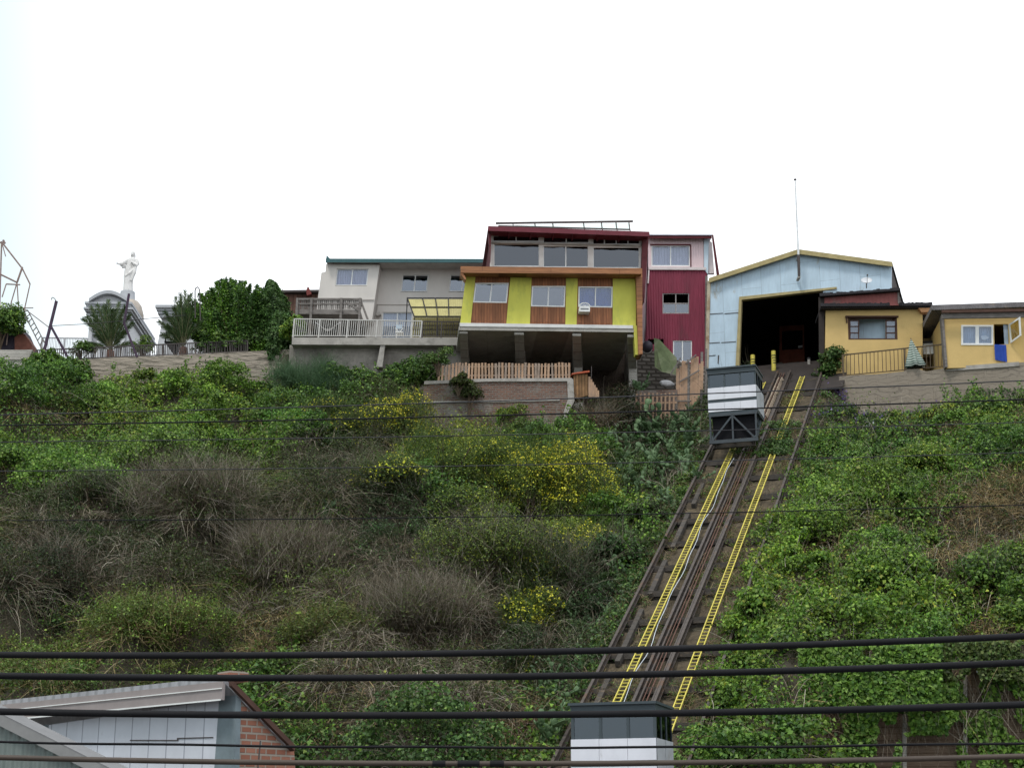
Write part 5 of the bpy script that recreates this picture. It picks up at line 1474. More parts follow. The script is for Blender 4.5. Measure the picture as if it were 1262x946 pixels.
# every patch gets an under-layer coloured dark as shade in the gaps, and the growth proper stands on it in rounded, overlapping mounds
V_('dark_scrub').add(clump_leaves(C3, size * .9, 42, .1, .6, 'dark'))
cand = np.stack([RG.uniform(-34, 34, 9000), RG.uniform(41, 77.5, 9000)], 1)
mk = []
for x_, y_ in cand:
    s_, t_ = st_of(x_, y_)
    if s_ > -2.9 and s_ < 2.9: continue
    e_ = float(np.interp(x_, EX, EY))
    if y_ > e_ - 1.7: continue
    if x_ > 7.6 and s_ > 3 and y_ < QY(x_) + 1.6: continue
    zk_ = KINDS_V[int(zone_of(*[np.array([q]) for q in proj(x_, y_, Hf(x_, y_))[:2]])[0][0])]
    R_ = RG.uniform(.8, 1.7) if RG.random() < .6 else RG.uniform(1.7, 2.5)
    if s_ < 0: R_ = min(R_, max(.6, (-s_ - 2.2) * .85))
    else: R_ = min(R_ * .85, max(.55, (s_ - 1.7) * .6))
    R_ = min(R_, max(.5, (e_ - y_) * .5)) if x_ < 14 else min(R_, max(.35, (e_ - y_ - 1) * .22))
    if zk_ in ('brownbrush', 'straw', 'bare'): R_ = min(R_, .85)
    if 3.4 < x_ < 10 and y_ > 66: R_ = min(R_, .6)
    if any((x_ - a)**2 + (y_ - b)**2 < (.92 * (R_ + c)) ** 2 * .55 for a, b, c in mk): continue
    mk.append((x_, y_, R_))
mk = np.array(mk); mz = H(mk[:, 0], mk[:, 1])
mpx, mpy, _ = proj(mk[:, 0], mk[:, 1], mz + mk[:, 2] * .5)
ok = (mpx > -130) & (mpx < 1400) & (mpy < 1060)
mk, mz, mpx, mpy = mk[ok], mz[ok], mpx[ok], mpy[ok]
mkd, _ = zone_of(mpx, mpy)
MT = {  # kind: (veg, [(palette, leaves per m2 of mound, leaf length, slimness)], twigs per m2, twig palette)
 'bright': ('bramble_cover', [('bright', 330, .11, .7), ('ivy', 90, .1, .7)], 4, 'dry'), 'rbright': ('leafy_cover', [('bright', 330, .105, .7), ('ivy', 90, .1, .7)], 6, 'dry'),
 'vine': ('vine_cover', [('bright', 300, .12, .75), ('ivy', 80, .1, .7)], 6, 'dry'), 'ivy': ('ivy_cover', [('ivy', 330, .11, .75), ('bright', 60, .11, .7)], 3, 'dry'),
 'flow': ('ivy_cover', [('ivy', 260, .1, .7), ('purple', 16, .08, .8)], 12, 'dry'), 'olive': ('olive_scrub', [('olive', 520, .07, .45), ('bright', 60, .08, .5)], 24, 'straw'),
 'dark': ('dark_scrub', [('dark', 480, .08, .45), ('ivy', 60, .09, .6)], 20, 'dry'), 'limedark': ('dark_scrub', [('dark', 260, .08, .45), ('lime', 280, .09, .55), ('yellow', 14, .065, .8)], 10, 'dry'),
 'lime': ('leafy_cover', [('lime', 420, .09, .55), ('olive', 90, .08, .5), ('yellow', 22, .065, .8)], 8, 'dry'), 'brush': ('olive_scrub', [('dark', 150, .08, .4), ('olive', 150, .07, .5)], 75, 'dry'),
 'darkbrush': ('dark_scrub', [('dark', 380, .08, .4), ('olive', 130, .07, .5)], 34, 'dry'), 'brushgreen': ('olive_scrub', [('olive', 380, .075, .45), ('dark', 90, .08, .4)], 34, 'dry'),
 'greybrush': ('olive_scrub', [('dark', 110, .08, .4), ('olive', 90, .07, .5)], 120, 'dry'), 'brownbrush': ('dark_scrub', [('brown', 120, .08, .4), ('dark', 90, .08, .4), ('olive', 60, .08, .4)], 50, 'straw'),
 'straw': ('olive_scrub', [('olive', 120, .08, .4)], 120, 'straw'), 'bare': ('olive_scrub', [('brown', 40, .07, .4)], 20, 'straw'),
 'cact': ('ivy_cover', [('ivy', 250, .1, .65), ('cactus', 60, .12, .6)], 10, 'dry')}
for (x_, y_, R_), z_, kk in zip(mk, mz, mkd):
    veg, lv, tw_, tp = MT[KINDS_V[kk]]
    hR = min(R_ * RG.uniform(.75, 1.15), 2.0); area = 4.2 * R_ * R_
    ns = max(6, int(area * 2.2)); d = unit(RG.normal(size=(ns, 3))); d[:, 2] = np.abs(d[:, 2]) - .15; d[:, 1] -= .15; d = unit(d)
    sc = np.array([x_, y_, z_ + .1]) + d * np.array([R_, R_ * .85, hR]) * RG.uniform(.72, .98, (ns, 1))
    hue = 1 + RG.normal(size=3) * .05 + RG.normal() * .12
    for p_, q_, l_, w_ in lv:
        t3 = clump_leaves(sc, R_ * .3 * RG.uniform(.7, 1.3, ns), max(3, int(q_ * area / ns)), l_, w_, p_, .85, lump=.3)
        V_(veg).add((t3[0], t3[1], np.clip(t3[2] * hue, .004, 1)))
    nt_ = int(tw_ * area)
    if nt_:
        dd = unit(RG.normal(size=(nt_, 3)) * [1, 1, .5] + [0, -.2, .75])
        b_ = np.array([x_, y_, z_]) + dd * [R_ * .45, R_ * .4, hR * .6] + RG.normal(size=(nt_, 3)) * .12
        V_('dry_brush' if tw_ > 30 else 'dry_undergrowth').add(blades(b_, dd, R_ * .85 * np.clip(1 + RG.normal(size=nt_) * .3, .4, 1.8), .016, pal(tp, nt_, jit=.25), .65, 4))

# taller sprays and stems standing out of the cover, so the outline is ragged
i = RG.choice(len(C3), 800, replace=False)
V_('dry_undergrowth').add(clump_twigs(C3[i] + [0, 0, .4], .25, 7, 1.25, .016, 'dry', up=1.6, droop=.35, spread=.5))
i = np.where(sel('bright') | sel('rbright') | sel('vine') | sel('ivy'))[0]; i = RG.choice(i, 420, replace=False)
c_ = C3[i] + [0, 0, .75]; n_ = 26
b_ = np.repeat(c_, n_, 0); dd = np.repeat(unit(RG.normal(size=(len(c_), 3)) * .45 + [0, -.2, 1]), n_, 0)
tt_ = RG.random(len(b_))[:, None]
V_('leafy_cover').add(leaves(b_ + dd * tt_ * .75 + RG.normal(size=b_.shape) * .07, unit(RG.normal(size=b_.shape) + [0, -.3, .6]), .13, .09, pal('bright', len(b_))))

# vines: hanging over the clay wall, the lower left rail edge and the wall tops
def drape(px0, px1, py0, py1, Z, a, n, pl, veg, ln=.13, off=.12, mask=None, thick=.28):
    F = Facade((px0 + px1) / 2, (py0 + py1) / 2, Z, a)
    x = RG.uniform(px0, px1, n); y = RG.uniform(py0, py1, n)
    kp = (vnoise(x * .045, y * .03, 61) + .45 * vnoise(x * .13, y * .11, 62)) > (mask if mask is not None else .45)
    x, y = x[kp], y[kp]
    P = np.array([tuple(F.p(float(a_), float(b_), off + float(t_))) for a_, b_, t_ in zip(x, y, RG.random(len(x)) * thick)])
    nr = unit(np.array([-F.n.x, -F.n.y, .5]) + RG.normal(size=P.shape) * .5)
    V_(veg).add(leaves(P, nr, ln * RG.uniform(.6, 1.4, len(P)), ln * .75, pal(pl, len(P))))
drape(985, 1160, 795, 870, 42.8, 10, 9000, 'bright', 'vine_cover', .13, .1, .30)
drape(1060, 1180, 840, 905, 42.8, 10, 4500, 'bright', 'vine_cover', .13, .1, .62)
drape(1000, 1110, 865, 950, 42.8, 10, 4500, 'bright', 'vine_cover', .13, .1, .72)
drape(1180, 1300, 800, 950, 42.8, 10, 6500, 'bright', 'vine_cover', .13, .1, .66)
drape(1120, 1262, 790, 838, 42.8, 10, 5000, 'olive', 'vine_cover', .11, .1, .50)
F = Facade(1024, 480, 77.0, 18)
cc_ = np.array([tuple(F.p(1024 + RG.normal() * 3.6 - (y_ - 430) * .06, y_, RG.uniform(-.2, .3))) for y_ in np.linspace(437, 535, 26)])
V_('ivy_cover').add(clump_leaves(cc_, RG.uniform(.3, .52, 26), 420, .12, .7, 'ivy', lump=.35)); V_('ivy_cover').add(clump_leaves(cc_, .45, 90, .12, .7, 'olive', lump=.35))
drape(1022, 1044, 480, 530, 75.9, 18, 420, 'purple', 'ivy_cover', .09, .2, .30, .6)
drape(1060, 1165, 488, 512, 75.4, 18, 1500, 'ivy', 'ivy_cover', .11, .05, .6, .3)
drape(1056, 1085, 466, 484, 75.8, 18, 500, 'straw', 'vine_cover', .12, .05, .6, .15)
drape(1180, 1262, 478, 506, 74.0, 18, 3500, 'ivy', 'ivy_cover', .11, .1, .42, .4)
i0 = len(stuff['vine_cover'].V)
F = FQ if 'FQ' in globals() else Facade(1120, 900, 43.0, 10)
bb = np.array([tuple(F.p(float(x), float(y), .12)) for x, y in zip(RG.uniform(1000, 1262, 700), RG.uniform(800, 880, 700))])
V_('dry_undergrowth').add(blades(bb, unit(RG.normal(size=bb.shape) * .35 + [0, -.1, -1]), 1.3 * RG.uniform(.4, 1.5, len(bb)), .014, pal('dry', len(bb)), .1))

# low weeds on the cutting between the sleepers
n_ = 2200
s_ = RG.uniform(-2.1, 2.3, n_); t_ = RG.uniform(TA, 9, n_)
w_ = (vnoise(s_ * 1.2 + 7, t_ * .5, 71) > .46)
s_, t_ = s_[w_], t_[w_]
P = np.array([tuple(track(float(a), float(b), -.12)) for a, b in zip(s_, t_)])
V_('trackside_weeds').add(clump_leaves(P, .16, 14, .07, .5, 'ivy', lump=.1)); V_('trackside_weeds').add(clump_twigs(P, .2, 12, .3, .012, 'straw', up=1, droop=.2))
n_ = 46                                                     # weeds thick where the track passes the upper cabin
P = np.array([tuple(track(float(a), float(b), .0)) for a, b in zip(RG.uniform(-.9, 1.7, n_), RG.uniform(.2, 4.2, n_))])
V_('trackside_weeds').add(clump_leaves(P, .3, 60, .1, .6, 'ivy'))
P = np.array([tuple(track(float(a), float(b), .0)) for a, b in zip(RG.uniform(.7, 1.5, 12), RG.uniform(.3, 1.7, 12))])
V_('trackside_weeds').add(clump_leaves(P, .34, 90, .1, .6, 'ivy'))

SK = {'bramble_cover': ('bright green brambles covering the upper left slope', 'brambles'), 'leafy_cover': ('fresh green and lime leafy growth on the slope', 'undergrowth'),
      'vine_cover': ('bright green vines spilling over the clay wall at lower right', 'vines'), 'dry_undergrowth': ('thin dead stems standing through the green cover', 'dead stems'),
      'ivy_cover': ('dark green ivy spreading below the upper walls and beside the track', 'ivy'), 'olive_scrub': ('dull olive low scrub on the left slope', 'scrub'),
      'dark_scrub': ('very dark green scrub in the hollows, with leaves darkened as shade under the mounds', 'scrub'), 'dry_brush': ('tangled grey brown dead brush on the slope', 'dead brush'),
      'trackside_weeds': ('low weeds and dry grass between the sleepers', 'weeds')}
for k_, v_ in stuff.items():
    o = v_.build(k_, m_leaf if k_ not in ('dry_brush', 'dry_undergrowth') else m_twig)
    tag(o, SK[k_][0], SK[k_][1], kind='stuff')

# ------------------------------------------------------------------ single plants
def limbs(mb, base, n, h, r, spread, seed, lean=(0, 0, 0)):
    rr = random.Random(seed); tips = []
    for i in range(n):
        a = rr.uniform(0, 6.28); sp = spread * rr.uniform(.3, 1)
        p = [Vector(base)]
        for j in range(1, 5):
            f = j / 4
            p.append(Vector(base) + Vector((math.cos(a) * sp * f ** 1.4, math.sin(a) * sp * f ** 1.4, h * f * rr.uniform(.85, 1.05))) + Vector(lean) * f)
        mb.tube(p, [r * (1 - .8 * j / 4) for j in range(5)], 6); tips.append(p)
    return tips

def shrub(name, label, cat, pos, w, h, kinds, n, group=None, flower=None, ln=.1, wd=.5, lobes=9, twigs=0, squash=.9, seed=1, tw=None):
    """bush of several uneven lobes on a few stems; kinds = [(palette, share)]"""
    rr = random.Random(seed); c = Vector(pos)
    r = thing(name, label, cat, group)
    mb = MB(); limbs(mb, c - Vector((0, 0, .3)), 6, h * .8, .05 + .01 * w, w * .35, seed); mb.build('stems', m_bark, r)
    v = Veg(); L = []
    for i in range(lobes):
        a = rr.uniform(0, 6.28); q = rr.random() ** .6
        L.append((c.x + math.cos(a) * q * w * .38, c.y + math.sin(a) * q * w * .3, c.z + h * rr.uniform(.25, .8) * (1 - .35 * q * q), rr.uniform(.18, .3) * (w + h) * .5))
    L = np.array(L)
    for k_, share in kinds:
        m_ = max(8, int(n * share / lobes)); v.add(clump_leaves(L[:, :3], L[:, 3], m_, ln, wd, k_, squash, lump=.3))
    if twigs: v.add(clump_twigs(L[:, :3], L[:, 3], twigs // lobes, .5 * h, .014, tw or ('olive' if flower else 'dry'), up=1.3, droop=.15, spread=.6))
    v.build('foliage', m_leaf, r)
    if flower:
        pn, nf = flower; nf = int(nf * 1.0); f = Veg()
        ctr = clump_leaves(L[:, :3], L[:, 3] * 1.12, max(6, nf // lobes), .07, .8, pn, squash, shell=.15, lump=.3)
        # blossom sits in sprays: keep those near a few random heads
        V4 = ctr[0].reshape(-1, 4, 3); cc = V4.mean(1)
        heads = cc[RG.integers(0, len(cc), 16 if nf > 4000 else 9)]
        kp = (np.min(np.linalg.norm(cc[:, None] - heads[None], axis=2), 1) < .40 * (w + h) * .5) & (RG.random(len(cc)) < .55) & (cc[:, 2] > c.z + h * .3)
        if kp.sum() > 5:
            V4 = V4[kp]; f.add((V4.reshape(-1, 3), np.arange(len(V4) * 4).reshape(-1, 4), ctr[2][kp])); tag(f.build('flowers', m_leaf, r), kind='stuff')
    return settle(r)
m_bark = mat('bark', (.09, .065, .045), rough=.95, var=.35, scale=6, stretch=(3, 3, .6), bump=.01)

brooms = [ # px, py (foot), width, height, flower count, label
 (488, 520, 3.0, 1.9, 2600, 'broom bush with a yellow crown just left of the brick wall'),
 (430, 540, 2.8, 1.6, 1000, 'dark broom bush with pale yellow tips below the buttress of the terrace'),
 (400, 515, 2.2, 1.3, 500, 'small broom bush with sparse yellow flowers near the ivy'),
 (478, 590, 2.6, 1.7, 1500, 'broom bush with scattered yellow sprays in the middle of the slope'),
 (548, 580, 2.8, 2.1, 700, 'lime green broom bush below the brick wall with few flowers'),
 (605, 590, 2.6, 2.1, 900, 'yellow green broom bush under the footing of the brick wall'),
 (650, 625, 2.8, 2.4, 1800, 'broad broom bush with yellow flowers along its right flank'),
 (702, 635, 3.0, 2.6, 5200, 'broom bush most thickly covered with yellow flowers'),
 (722, 690, 2.4, 2.2, 3600, 'bright yellow flowering broom bush nearest the left rail'),
 (668, 720, 2.2, 2.0, 500, 'dark broom bush with a few yellow heads in the deep hollow'),
 (655, 760, 2.0, 1.7, 2600, 'low broom bush with one vivid yellow cluster at mid slope'),
 (640, 840, 2.2, 1.8, 260, 'dark broom bush with a few yellow dots above the top thick cable'),
]
for j, (px, py, w_, h_, nf, lb) in enumerate(brooms):
    p = on_hill(px, py + 34); sc = p.y / 60
    lm = (.78 if j in (4, 5, 6, 7, 8) else .4)
    shrub('broom_bush', lb, 'bush', (p.x, p.y, Hf(p.x, p.y)), w_ * sc * (1.35 if 4 <= j <= 8 else 1.15), h_ * sc * (1.4 if 4 <= j <= 8 else 1.15), [('lime' if j in (4, 5, 6, 7, 8, 10) else 'olive', lm), ('dark', 1 - lm)], 10000, 'flowering broom bushes on the slope', ('yellow', nf * 2), .085, .35, 10, 900, seed=20 + j)

# prickly pears
m_pad = mat('cactus_skin', (.08, .135, .06), rough=.6, var=.3, scale=6, second=(.16, .21, .14), cov=.57)
def pear(seed, n):
    rr = random.Random(seed); mb = MB()
    pads = [(Vector((rr.uniform(-.3, .3), rr.uniform(-.2, .2), 0)), Vector((rr.uniform(-.2, .2), rr.uniform(-.2, .2), 1)).normalized(), .25) for _ in range(4)]
    out = list(pads)
    while len(out) < n:
        b, d, L_ = rr.choice(out[-18:] if len(out) > 18 else out)
        nd = (d + Vector((rr.uniform(-.9, .9), rr.uniform(-.9, .9), rr.uniform(-.2, .6)))).normalized()
        out.append((b + d * L_ * 1.55, nd, rr.uniform(.14, .21)))
    for b, d, L_ in out:
        q = d.to_track_quat('Z', 'Y') @ Euler((0, 0, rr.uniform(0, 3.14))).to_quaternion(); o = len(mb.v); N1, N2 = 10, 5
        for i in range(N2 + 1):
            th = math.pi * i / N2
            for k in range(N1):
                a = 2 * math.pi * k / N1
                r_ = math.sin(th) * (.62 + .12 * -math.cos(th))
                mb.v.append(tuple(b + q @ Vector((L_ * 1.05 * r_ * math.cos(a), L_ * .17 * math.sin(th) * math.sin(a), L_ * (1 - math.cos(th)) * .85))))
        for i in range(N2):
            for k in range(N1): mb.f.append((o + i * N1 + k, o + i * N1 + (k + 1) % N1, o + (i + 1) * N1 + (k + 1) % N1, o + (i + 1) * N1 + k))
    ob = mb.build('prickly_pear', m_pad, None, True)
    return ob
protos = [pear(3, 46), pear(5, 60), pear(8, 38)]
spots = [(790, 535, 1.3), (812, 548, 1.5), (836, 545, 1.2), (851, 560, 1.2), (775, 560, 1.1), (820, 575, 1.2), (842, 590, 1.0), (770, 582, 1.3), (797, 590, 1.3), (783, 612, 1.2), (812, 615, 1.0),
         (765, 615, 1.1), (828, 632, .9), (800, 560, 1.3), (760, 668, .9), (792, 655, .9), (748, 700, .9), (762, 722, .9), (738, 735, .8), (722, 765, .8), (744, 765, .7), (712, 790, .7), (690, 852, .8), (700, 830, .7), (683, 925, .8), (668, 930, .9), (700, 905, .7), (676, 880, .8),
         (783, 522, 1.1), (855, 522, 1.0), (860, 600, .8), (755, 640, 1.0)]
# the two that stand apart get labels of their own
rr = random.Random(77)
for j, (px, py, sc) in enumerate(spots + [(405, 648, .7), (522, 640, .6)]):
    o = protos[j] if j < 3 else protos[j % 3].copy()
    if j >= 3: COL.objects.link(o)
    p = on_hill(px, py)
    o.location = (p.x, p.y, Hf(p.x, p.y) - .05); o.rotation_euler = (0, 0, rr.uniform(0, 6.28)); s_ = sc * rr.uniform(.6, .85); o.scale = (s_, s_, s_)
    tag(o, 'grey green prickly pear cactus in the thicket left of the rail track', 'cactus', 'prickly pear cacti left of the track')
    if j == len(spots): tag(o, 'small lone prickly pear in the dead brush at mid left slope'); 
    if j == len(spots) + 1: tag(o, 'small prickly pear among the dark scrub below the broom bushes')

# leafy tree and ivy covered tree behind the left wall
FTr = Facade(285, 430, 80.6, 0)
def leafy_tree():
    r = thing('leafy_tree', 'wide dark green tree with upright feathery shoots above the left wall', 'tree')
    b = FTr.p(290, 440, -.6); mb = MB(); rr = random.Random(5)
    v = Veg()
    for i in range(78):
        a = -1 + 2 * (((i * 31) % 78) + .5) / 78; top = FTr.p(288 + a * 50, 348 + abs(a) ** 1.5 * 34 + (rr.uniform(4, 50) if i % 2 else rr.uniform(-9, 5)), -.6 + rr.uniform(-1.2, .9))
        s0 = b + Vector((a * .25, rr.uniform(-.3, .3), 0)); top = top + Vector((a * .35, 0, 0)); k = s0.lerp(top, .45) + Vector((a * .1, 0, -.05))
        P_ = [s0, k, top]
        mb.tube([s0 if i % 3 == 0 else s0.lerp(k, .5), k, s0.lerp(top, .75) + Vector((a * .15, 0, 0)), top], [.07, .05, .03, .012], 5)
        n = 700; f = RG.random(n) ** .75; f = .22 + .78 * f
        p = np.where(f[:, None] < .45, np.array(s0) + (np.array(k) - np.array(s0)) * (f / .45)[:, None], np.array(k) + (np.array(top) - np.array(k)) * ((f - .45) / .55)[:, None])
        wdt = (.15 if i % 2 == 0 else .26) * (1 - f) ** .6 + .035
        p = p + RG.normal(size=(n, 3)) * wdt[:, None] * [1, 1, .9]
        nr = unit(RG.normal(size=(n, 3)) + [0, -.4, .5])
        v.add(leaves(p, nr, .13 * RG.uniform(.7, 1.3, n), .05 + .03 * RG.random(n), pal('bright' if i % 3 == 0 else 'ivy', n) * np.array([1.05, 1.1, 1.0])))
    # low skirt
    cs = np.array([tuple(FTr.p(x, y, -.3)) for x, y in ((250, 415), (268, 420), (300, 425), (255, 430), (285, 428), (315, 420), (330, 425))])
    v.add(clump_leaves(cs, .6, 900, .14, .6, 'ivy')); v.add(clump_leaves(cs[:2], .6, 500, .15, .6, 'bright'))
    mb.build('branches', m_bark, r); v.build('crown', m_leaf, r); settle(r)
leafy_tree()
def ivy_tree():
    r = thing('ivy_tree', 'tall blunt cone of dark ivy smothering a trunk beside the leafy tree', 'tree')
    F = Facade(342, 430, 79.9, 0); v = Veg(); n = 26000
    y = RG.uniform(345, 452, n); f = (y - 345) / 107
    hw = 12 * np.minimum(1, (f * 6) ** .5) + 9 * np.clip((f - .1) / .4, 0, 1) - 9 * np.clip((f - .75) / .25, 0, 1)
    cx = 333 + 10 * np.clip(f, 0, .6) / .6
    a = RG.uniform(0, 2 * np.pi, n); rad = (1 - .35 * RG.random(n) ** 2) * (.92 + .18 * np.sin(a * 3 + f * 9) + .5 * (vnoise(a * 2.6, f * 13, 81) - .5) + .35 * (vnoise(a * 6, f * 30, 82) - .5)) + (RG.random(n) < .05) * .25
    P = np.array([tuple(F.p(float(x), float(y_), -.8)) for x, y_ in zip(cx, y)])
    d = np.stack([np.cos(a), np.sin(a), 0 * a], 1)
    P = P + d * (hw * .04 * rad)[:, None] * [1, .8, 1]
    v.add(leaves(P, unit(d + RG.normal(size=P.shape) * .45 + [0, 0, .35]), .12 * RG.uniform(.6, 1.4, n), .09, pal('ivy', n) * (.6 + .8 * vnoise(a * 2.6, f * 13, 83))[:, None]))
    v.build('crown', m_leaf, r)
    mb = MB(); mb.tube([F.p(344, 470, -.6), F.p(340, 420, -.8), F.p(334, 352, -.8)], [.32, .24, .08], 8); mb.build('trunk', m_bark, r)
    settle(r)
ivy_tree()
p = Facade(364, 412, 79.4, 0).p(364, 424); shrub('light_bush', 'small fresh green bush at the left end of the white railing', 'bush', tuple(p), 1.5, 1.5, [('bright', .8), ('lime', .2)], 5000, ln=.13, wd=.6, seed=3)
p = Facade(6, 420, 80.4, 0).p(-2, 434); shrub('edge_tree', 'dense green tree crown cut by the left edge over the hut', 'tree', tuple(p), 2.4, 2.7, [('ivy', .6), ('bright', .4)], 9000, ln=.13, wd=.6, lobes=12, seed=4)
p = Facade(108, 420, 80.6, 0).p(100, 441); shrub('hedge_bush', 'thin leafy bush beside the first palm behind the metal fence', 'bush', tuple(p), 1.5, 1.0, [('ivy', .8), ('bright', .2)], 1500, ln=.11, seed=6)
p = Facade(170, 420, 81.6, 0).p(176, 440); shrub('hedge_bush', 'leafy bush between the first palm and the white monument', 'bush', tuple(p), 1.3, 1.3, [('ivy', .6), ('bright', .4)], 1300, ln=.11, seed=7)
p = on_hill(395, 470, 60, 80); shrub('fennel_bush', 'soft blue green fennel growing against the stained plaster wall', 'bush', (p.x - .3, 74.0, Hf(p.x, 74.0)), 4.2, 1.9, [('ivy', 1)], 3000, ln=.06, wd=.2, twigs=7000, lobes=12, seed=8, tw='fennel')
p = on_hill(730, 536, 60, 80); shrub('russet_bush', 'large reddish brown bush at the right end of the brick wall', 'bush', (p.x - .2, 71.2, Hf(p.x, 71.2)), 3.0, 2.4, [('brown', .8), ('dark', .2)], 10000, ln=.07, wd=.45, lobes=12, twigs=900, seed=9)
shrub('dark_bush', 'dark plum and green bush in front of the void under the lime house', 'bush', (p.x + 1.3, 73.6, Hf(p.x + 1.3, 73.6)), 2.9, 2.9, [('dark', .6), ('brown', .4)], 10000, ln=.08, wd=.45, lobes=12, seed=10)
for (x, y, w_, h_, k_, lb) in ((578, 505, 1.5, 1.7, 'dark', 'dark straggly bush rooted in the brick wall on its left side'), (628, 528, 1.5, 1.3, 'lime', 'pale green tuft at the foot of the brick wall'),
                               (565, 480, 1.1, .8, 'dark', 'small dark weed bush just under the picket fence'), (540, 455, 1.6, 1.2, 'ivy', 'dark green bush between the stained wall and the picket fence')):
    q = Facade(x, y, 73.4, 0).p(x, y); shrub('wall_bush', lb, 'bush', tuple(q), w_, h_, [(k_, .8), ('olive', .2)], 3000, ln=.09, lobes=7, seed=int(x))
q = Facade(480, 450, 77.2, 0)
for x, y, w_, h_, lb in ((512, 468, 2.6, 1.9, 'round ivy green bush under the terrace wall near the picket fence'), (470, 474, 2.6, 1.5, 'low ivy green bush below the buttress'), (420, 470, 2.4, 1.5, 'ivy green bush between the blue green fennel and the buttress')):
    p = q.p(x, y) - Vector((0, 0, .7)); shrub('terrace_bush', lb, 'bush', tuple(p), w_, h_, [('ivy', .8), ('bright', .2)], 6000, ln=.13, wd=.6, seed=int(x))

def palm(name, label, foot, tips, Z, n_leaf=80):
    F = Facade(foot[0], foot[1], Z, 0); r = thing(name, label, 'palm')
    b = F.p(foot[0], foot[1] - 12)
    mb = MB(); mb.tube([F.p(*foot), b], [.22, .18], 10); mb.build('trunk', mat('palm_trunk', (.16, .08, .06), var=.4, scale=8, bump=.03), r)
    v = Veg(); rr = random.Random(foot[0]); ribs = MB()
    for tx, ty in tips:
        t_ = F.p(tx, ty, rr.uniform(-1.0, 1.0)); side = (t_ - b); L_ = side.length
        mid = b + side * .55 + Vector((0, 0, L_ * .13))
        pts = [b.lerp(mid, f) * (1 - f) + mid.lerp(t_, f) * f for f in np.linspace(0, 1, 12)]
        ribs.tube(pts, [.03 * (1 - i / 14) for i in range(12)], 4)
        P_ = np.array([tuple(p) for p in pts]); n = n_leaf * 2
        f = np.linspace(.16, 1, n); i0 = np.minimum((f * 11).astype(int), 10); fr_ = (f * 11 - i0)[:, None]
        base_ = P_[i0] * (1 - fr_) + P_[i0 + 1] * fr_
        d = unit(P_[i0 + 1] - P_[i0]); sd_ = unit(np.cross(d, [0, -1, .2])) * np.where(np.arange(n) % 2, 1, -1)[:, None]
        dr = unit(sd_ * .55 + d * 1.1 + RG.normal(size=(n, 3)) * .08)
        v.add(blades(base_, dr, .30 * np.sin(np.clip(f * 2.6 + .35, 0, 3.0)) + .12, .03, np.clip(pal('dark', n) * [1.3, 1.6, 1.35] + .01, 0, 1), .12, 2, curl=np.zeros((n, 3))))
    ribs.build('frond_ribs', mat('frond_rib', (.12, .12, .06)), r); v.build('fronds', m_leaf, r); settle(r)
rp_ = random.Random(3)
palm('short_palm', 'short bushy palm with upright fronds in front of the grey chapel', (136, 444), [(103 + i * 4.3 + rp_.uniform(-1.5, 1.5), 369 + abs(i - 7) ** 1.5 * .9 + rp_.uniform(-2, 14)) for i in range(15)] + [(118, 412), (156, 408), (108, 424), (164, 422)], 80.7)
palm('young_palm', 'palm with arching fronds between the white monument and the leafy tree', (226, 440), [(196, 396), (203, 384), (212, 390), (222, 362), (228, 358), (233, 364), (238, 372), (244, 380), (250, 392), (206, 402), (214, 378), (222, 372), (230, 370), (236, 362), (240, 390), (200, 412), (216, 366)], 80.7)

for (x, y, lb) in ((1070, 533, 'crumpled white litter in the grass below the stone wall'), (1214, 829, 'crumpled white plastic caught in the vines on the clay wall'), (862, 652, 'tiny white scrap lying by the left rail')):
    if y < 800: p = on_hill(x, y, 50, 90) + Vector((0, -.25, .3))
    else: p = Facade(1120, 900, 43.0, 10).p(x, y, .25)
    mb = MB(); rr = random.Random(int(x)); 
    for i in range(7):
        c = p + Vector((rr.uniform(-.18, .18), rr.uniform(-.1, .1), rr.uniform(-.08, .1))) * (1 if x != 862 else .4)
        q = [c + Vector((rr.uniform(-.12, .12), rr.uniform(-.06, .06), rr.uniform(-.1, .1))) * (1 if x != 862 else .4) for _ in range(3)]
        mb.prism(q, Vector((.01, -.02, .01)))
    o = mb.build('plastic_scrap', mat('litter_white', (.6, .62, .65), var=.1)); tag(o, lb, 'litter'); settle(o)

p = Facade(75, 470, 78.4, 0).p(72, 474); shrub('bramble_mound', 'tall bright green bramble mound reaching over the wall below the leaning purple post', 'bush', tuple(p), 3.2, 1.55, [('bright', .8), ('ivy', .2)], 12000, ln=.12, wd=.7, lobes=12, seed=51)
n_ = 260                                                    # plants crowding the left rail
s_ = RG.uniform(-2.5, -1.95, n_); t_ = RG.uniform(TA, 1.5, n_)
P = np.array([tuple(track(float(a), float(b), -.15)) for a, b in zip(s_, t_)])
v_ = Veg(); v_.add(clump_leaves(P, RG.uniform(.12, .34, n_), 46, .1, .6, 'ivy')); v_.add(clump_leaves(P[::2], .25, 30, .09, .5, 'bright')); v_.add(clump_twigs(P, .2, 6, .5, .012, 'straw', up=1, droop=.3))
o = v_.build('verge_weeds', m_leaf); tag(o, 'leafy weeds crowding the outer left rail', 'weeds', kind='stuff')

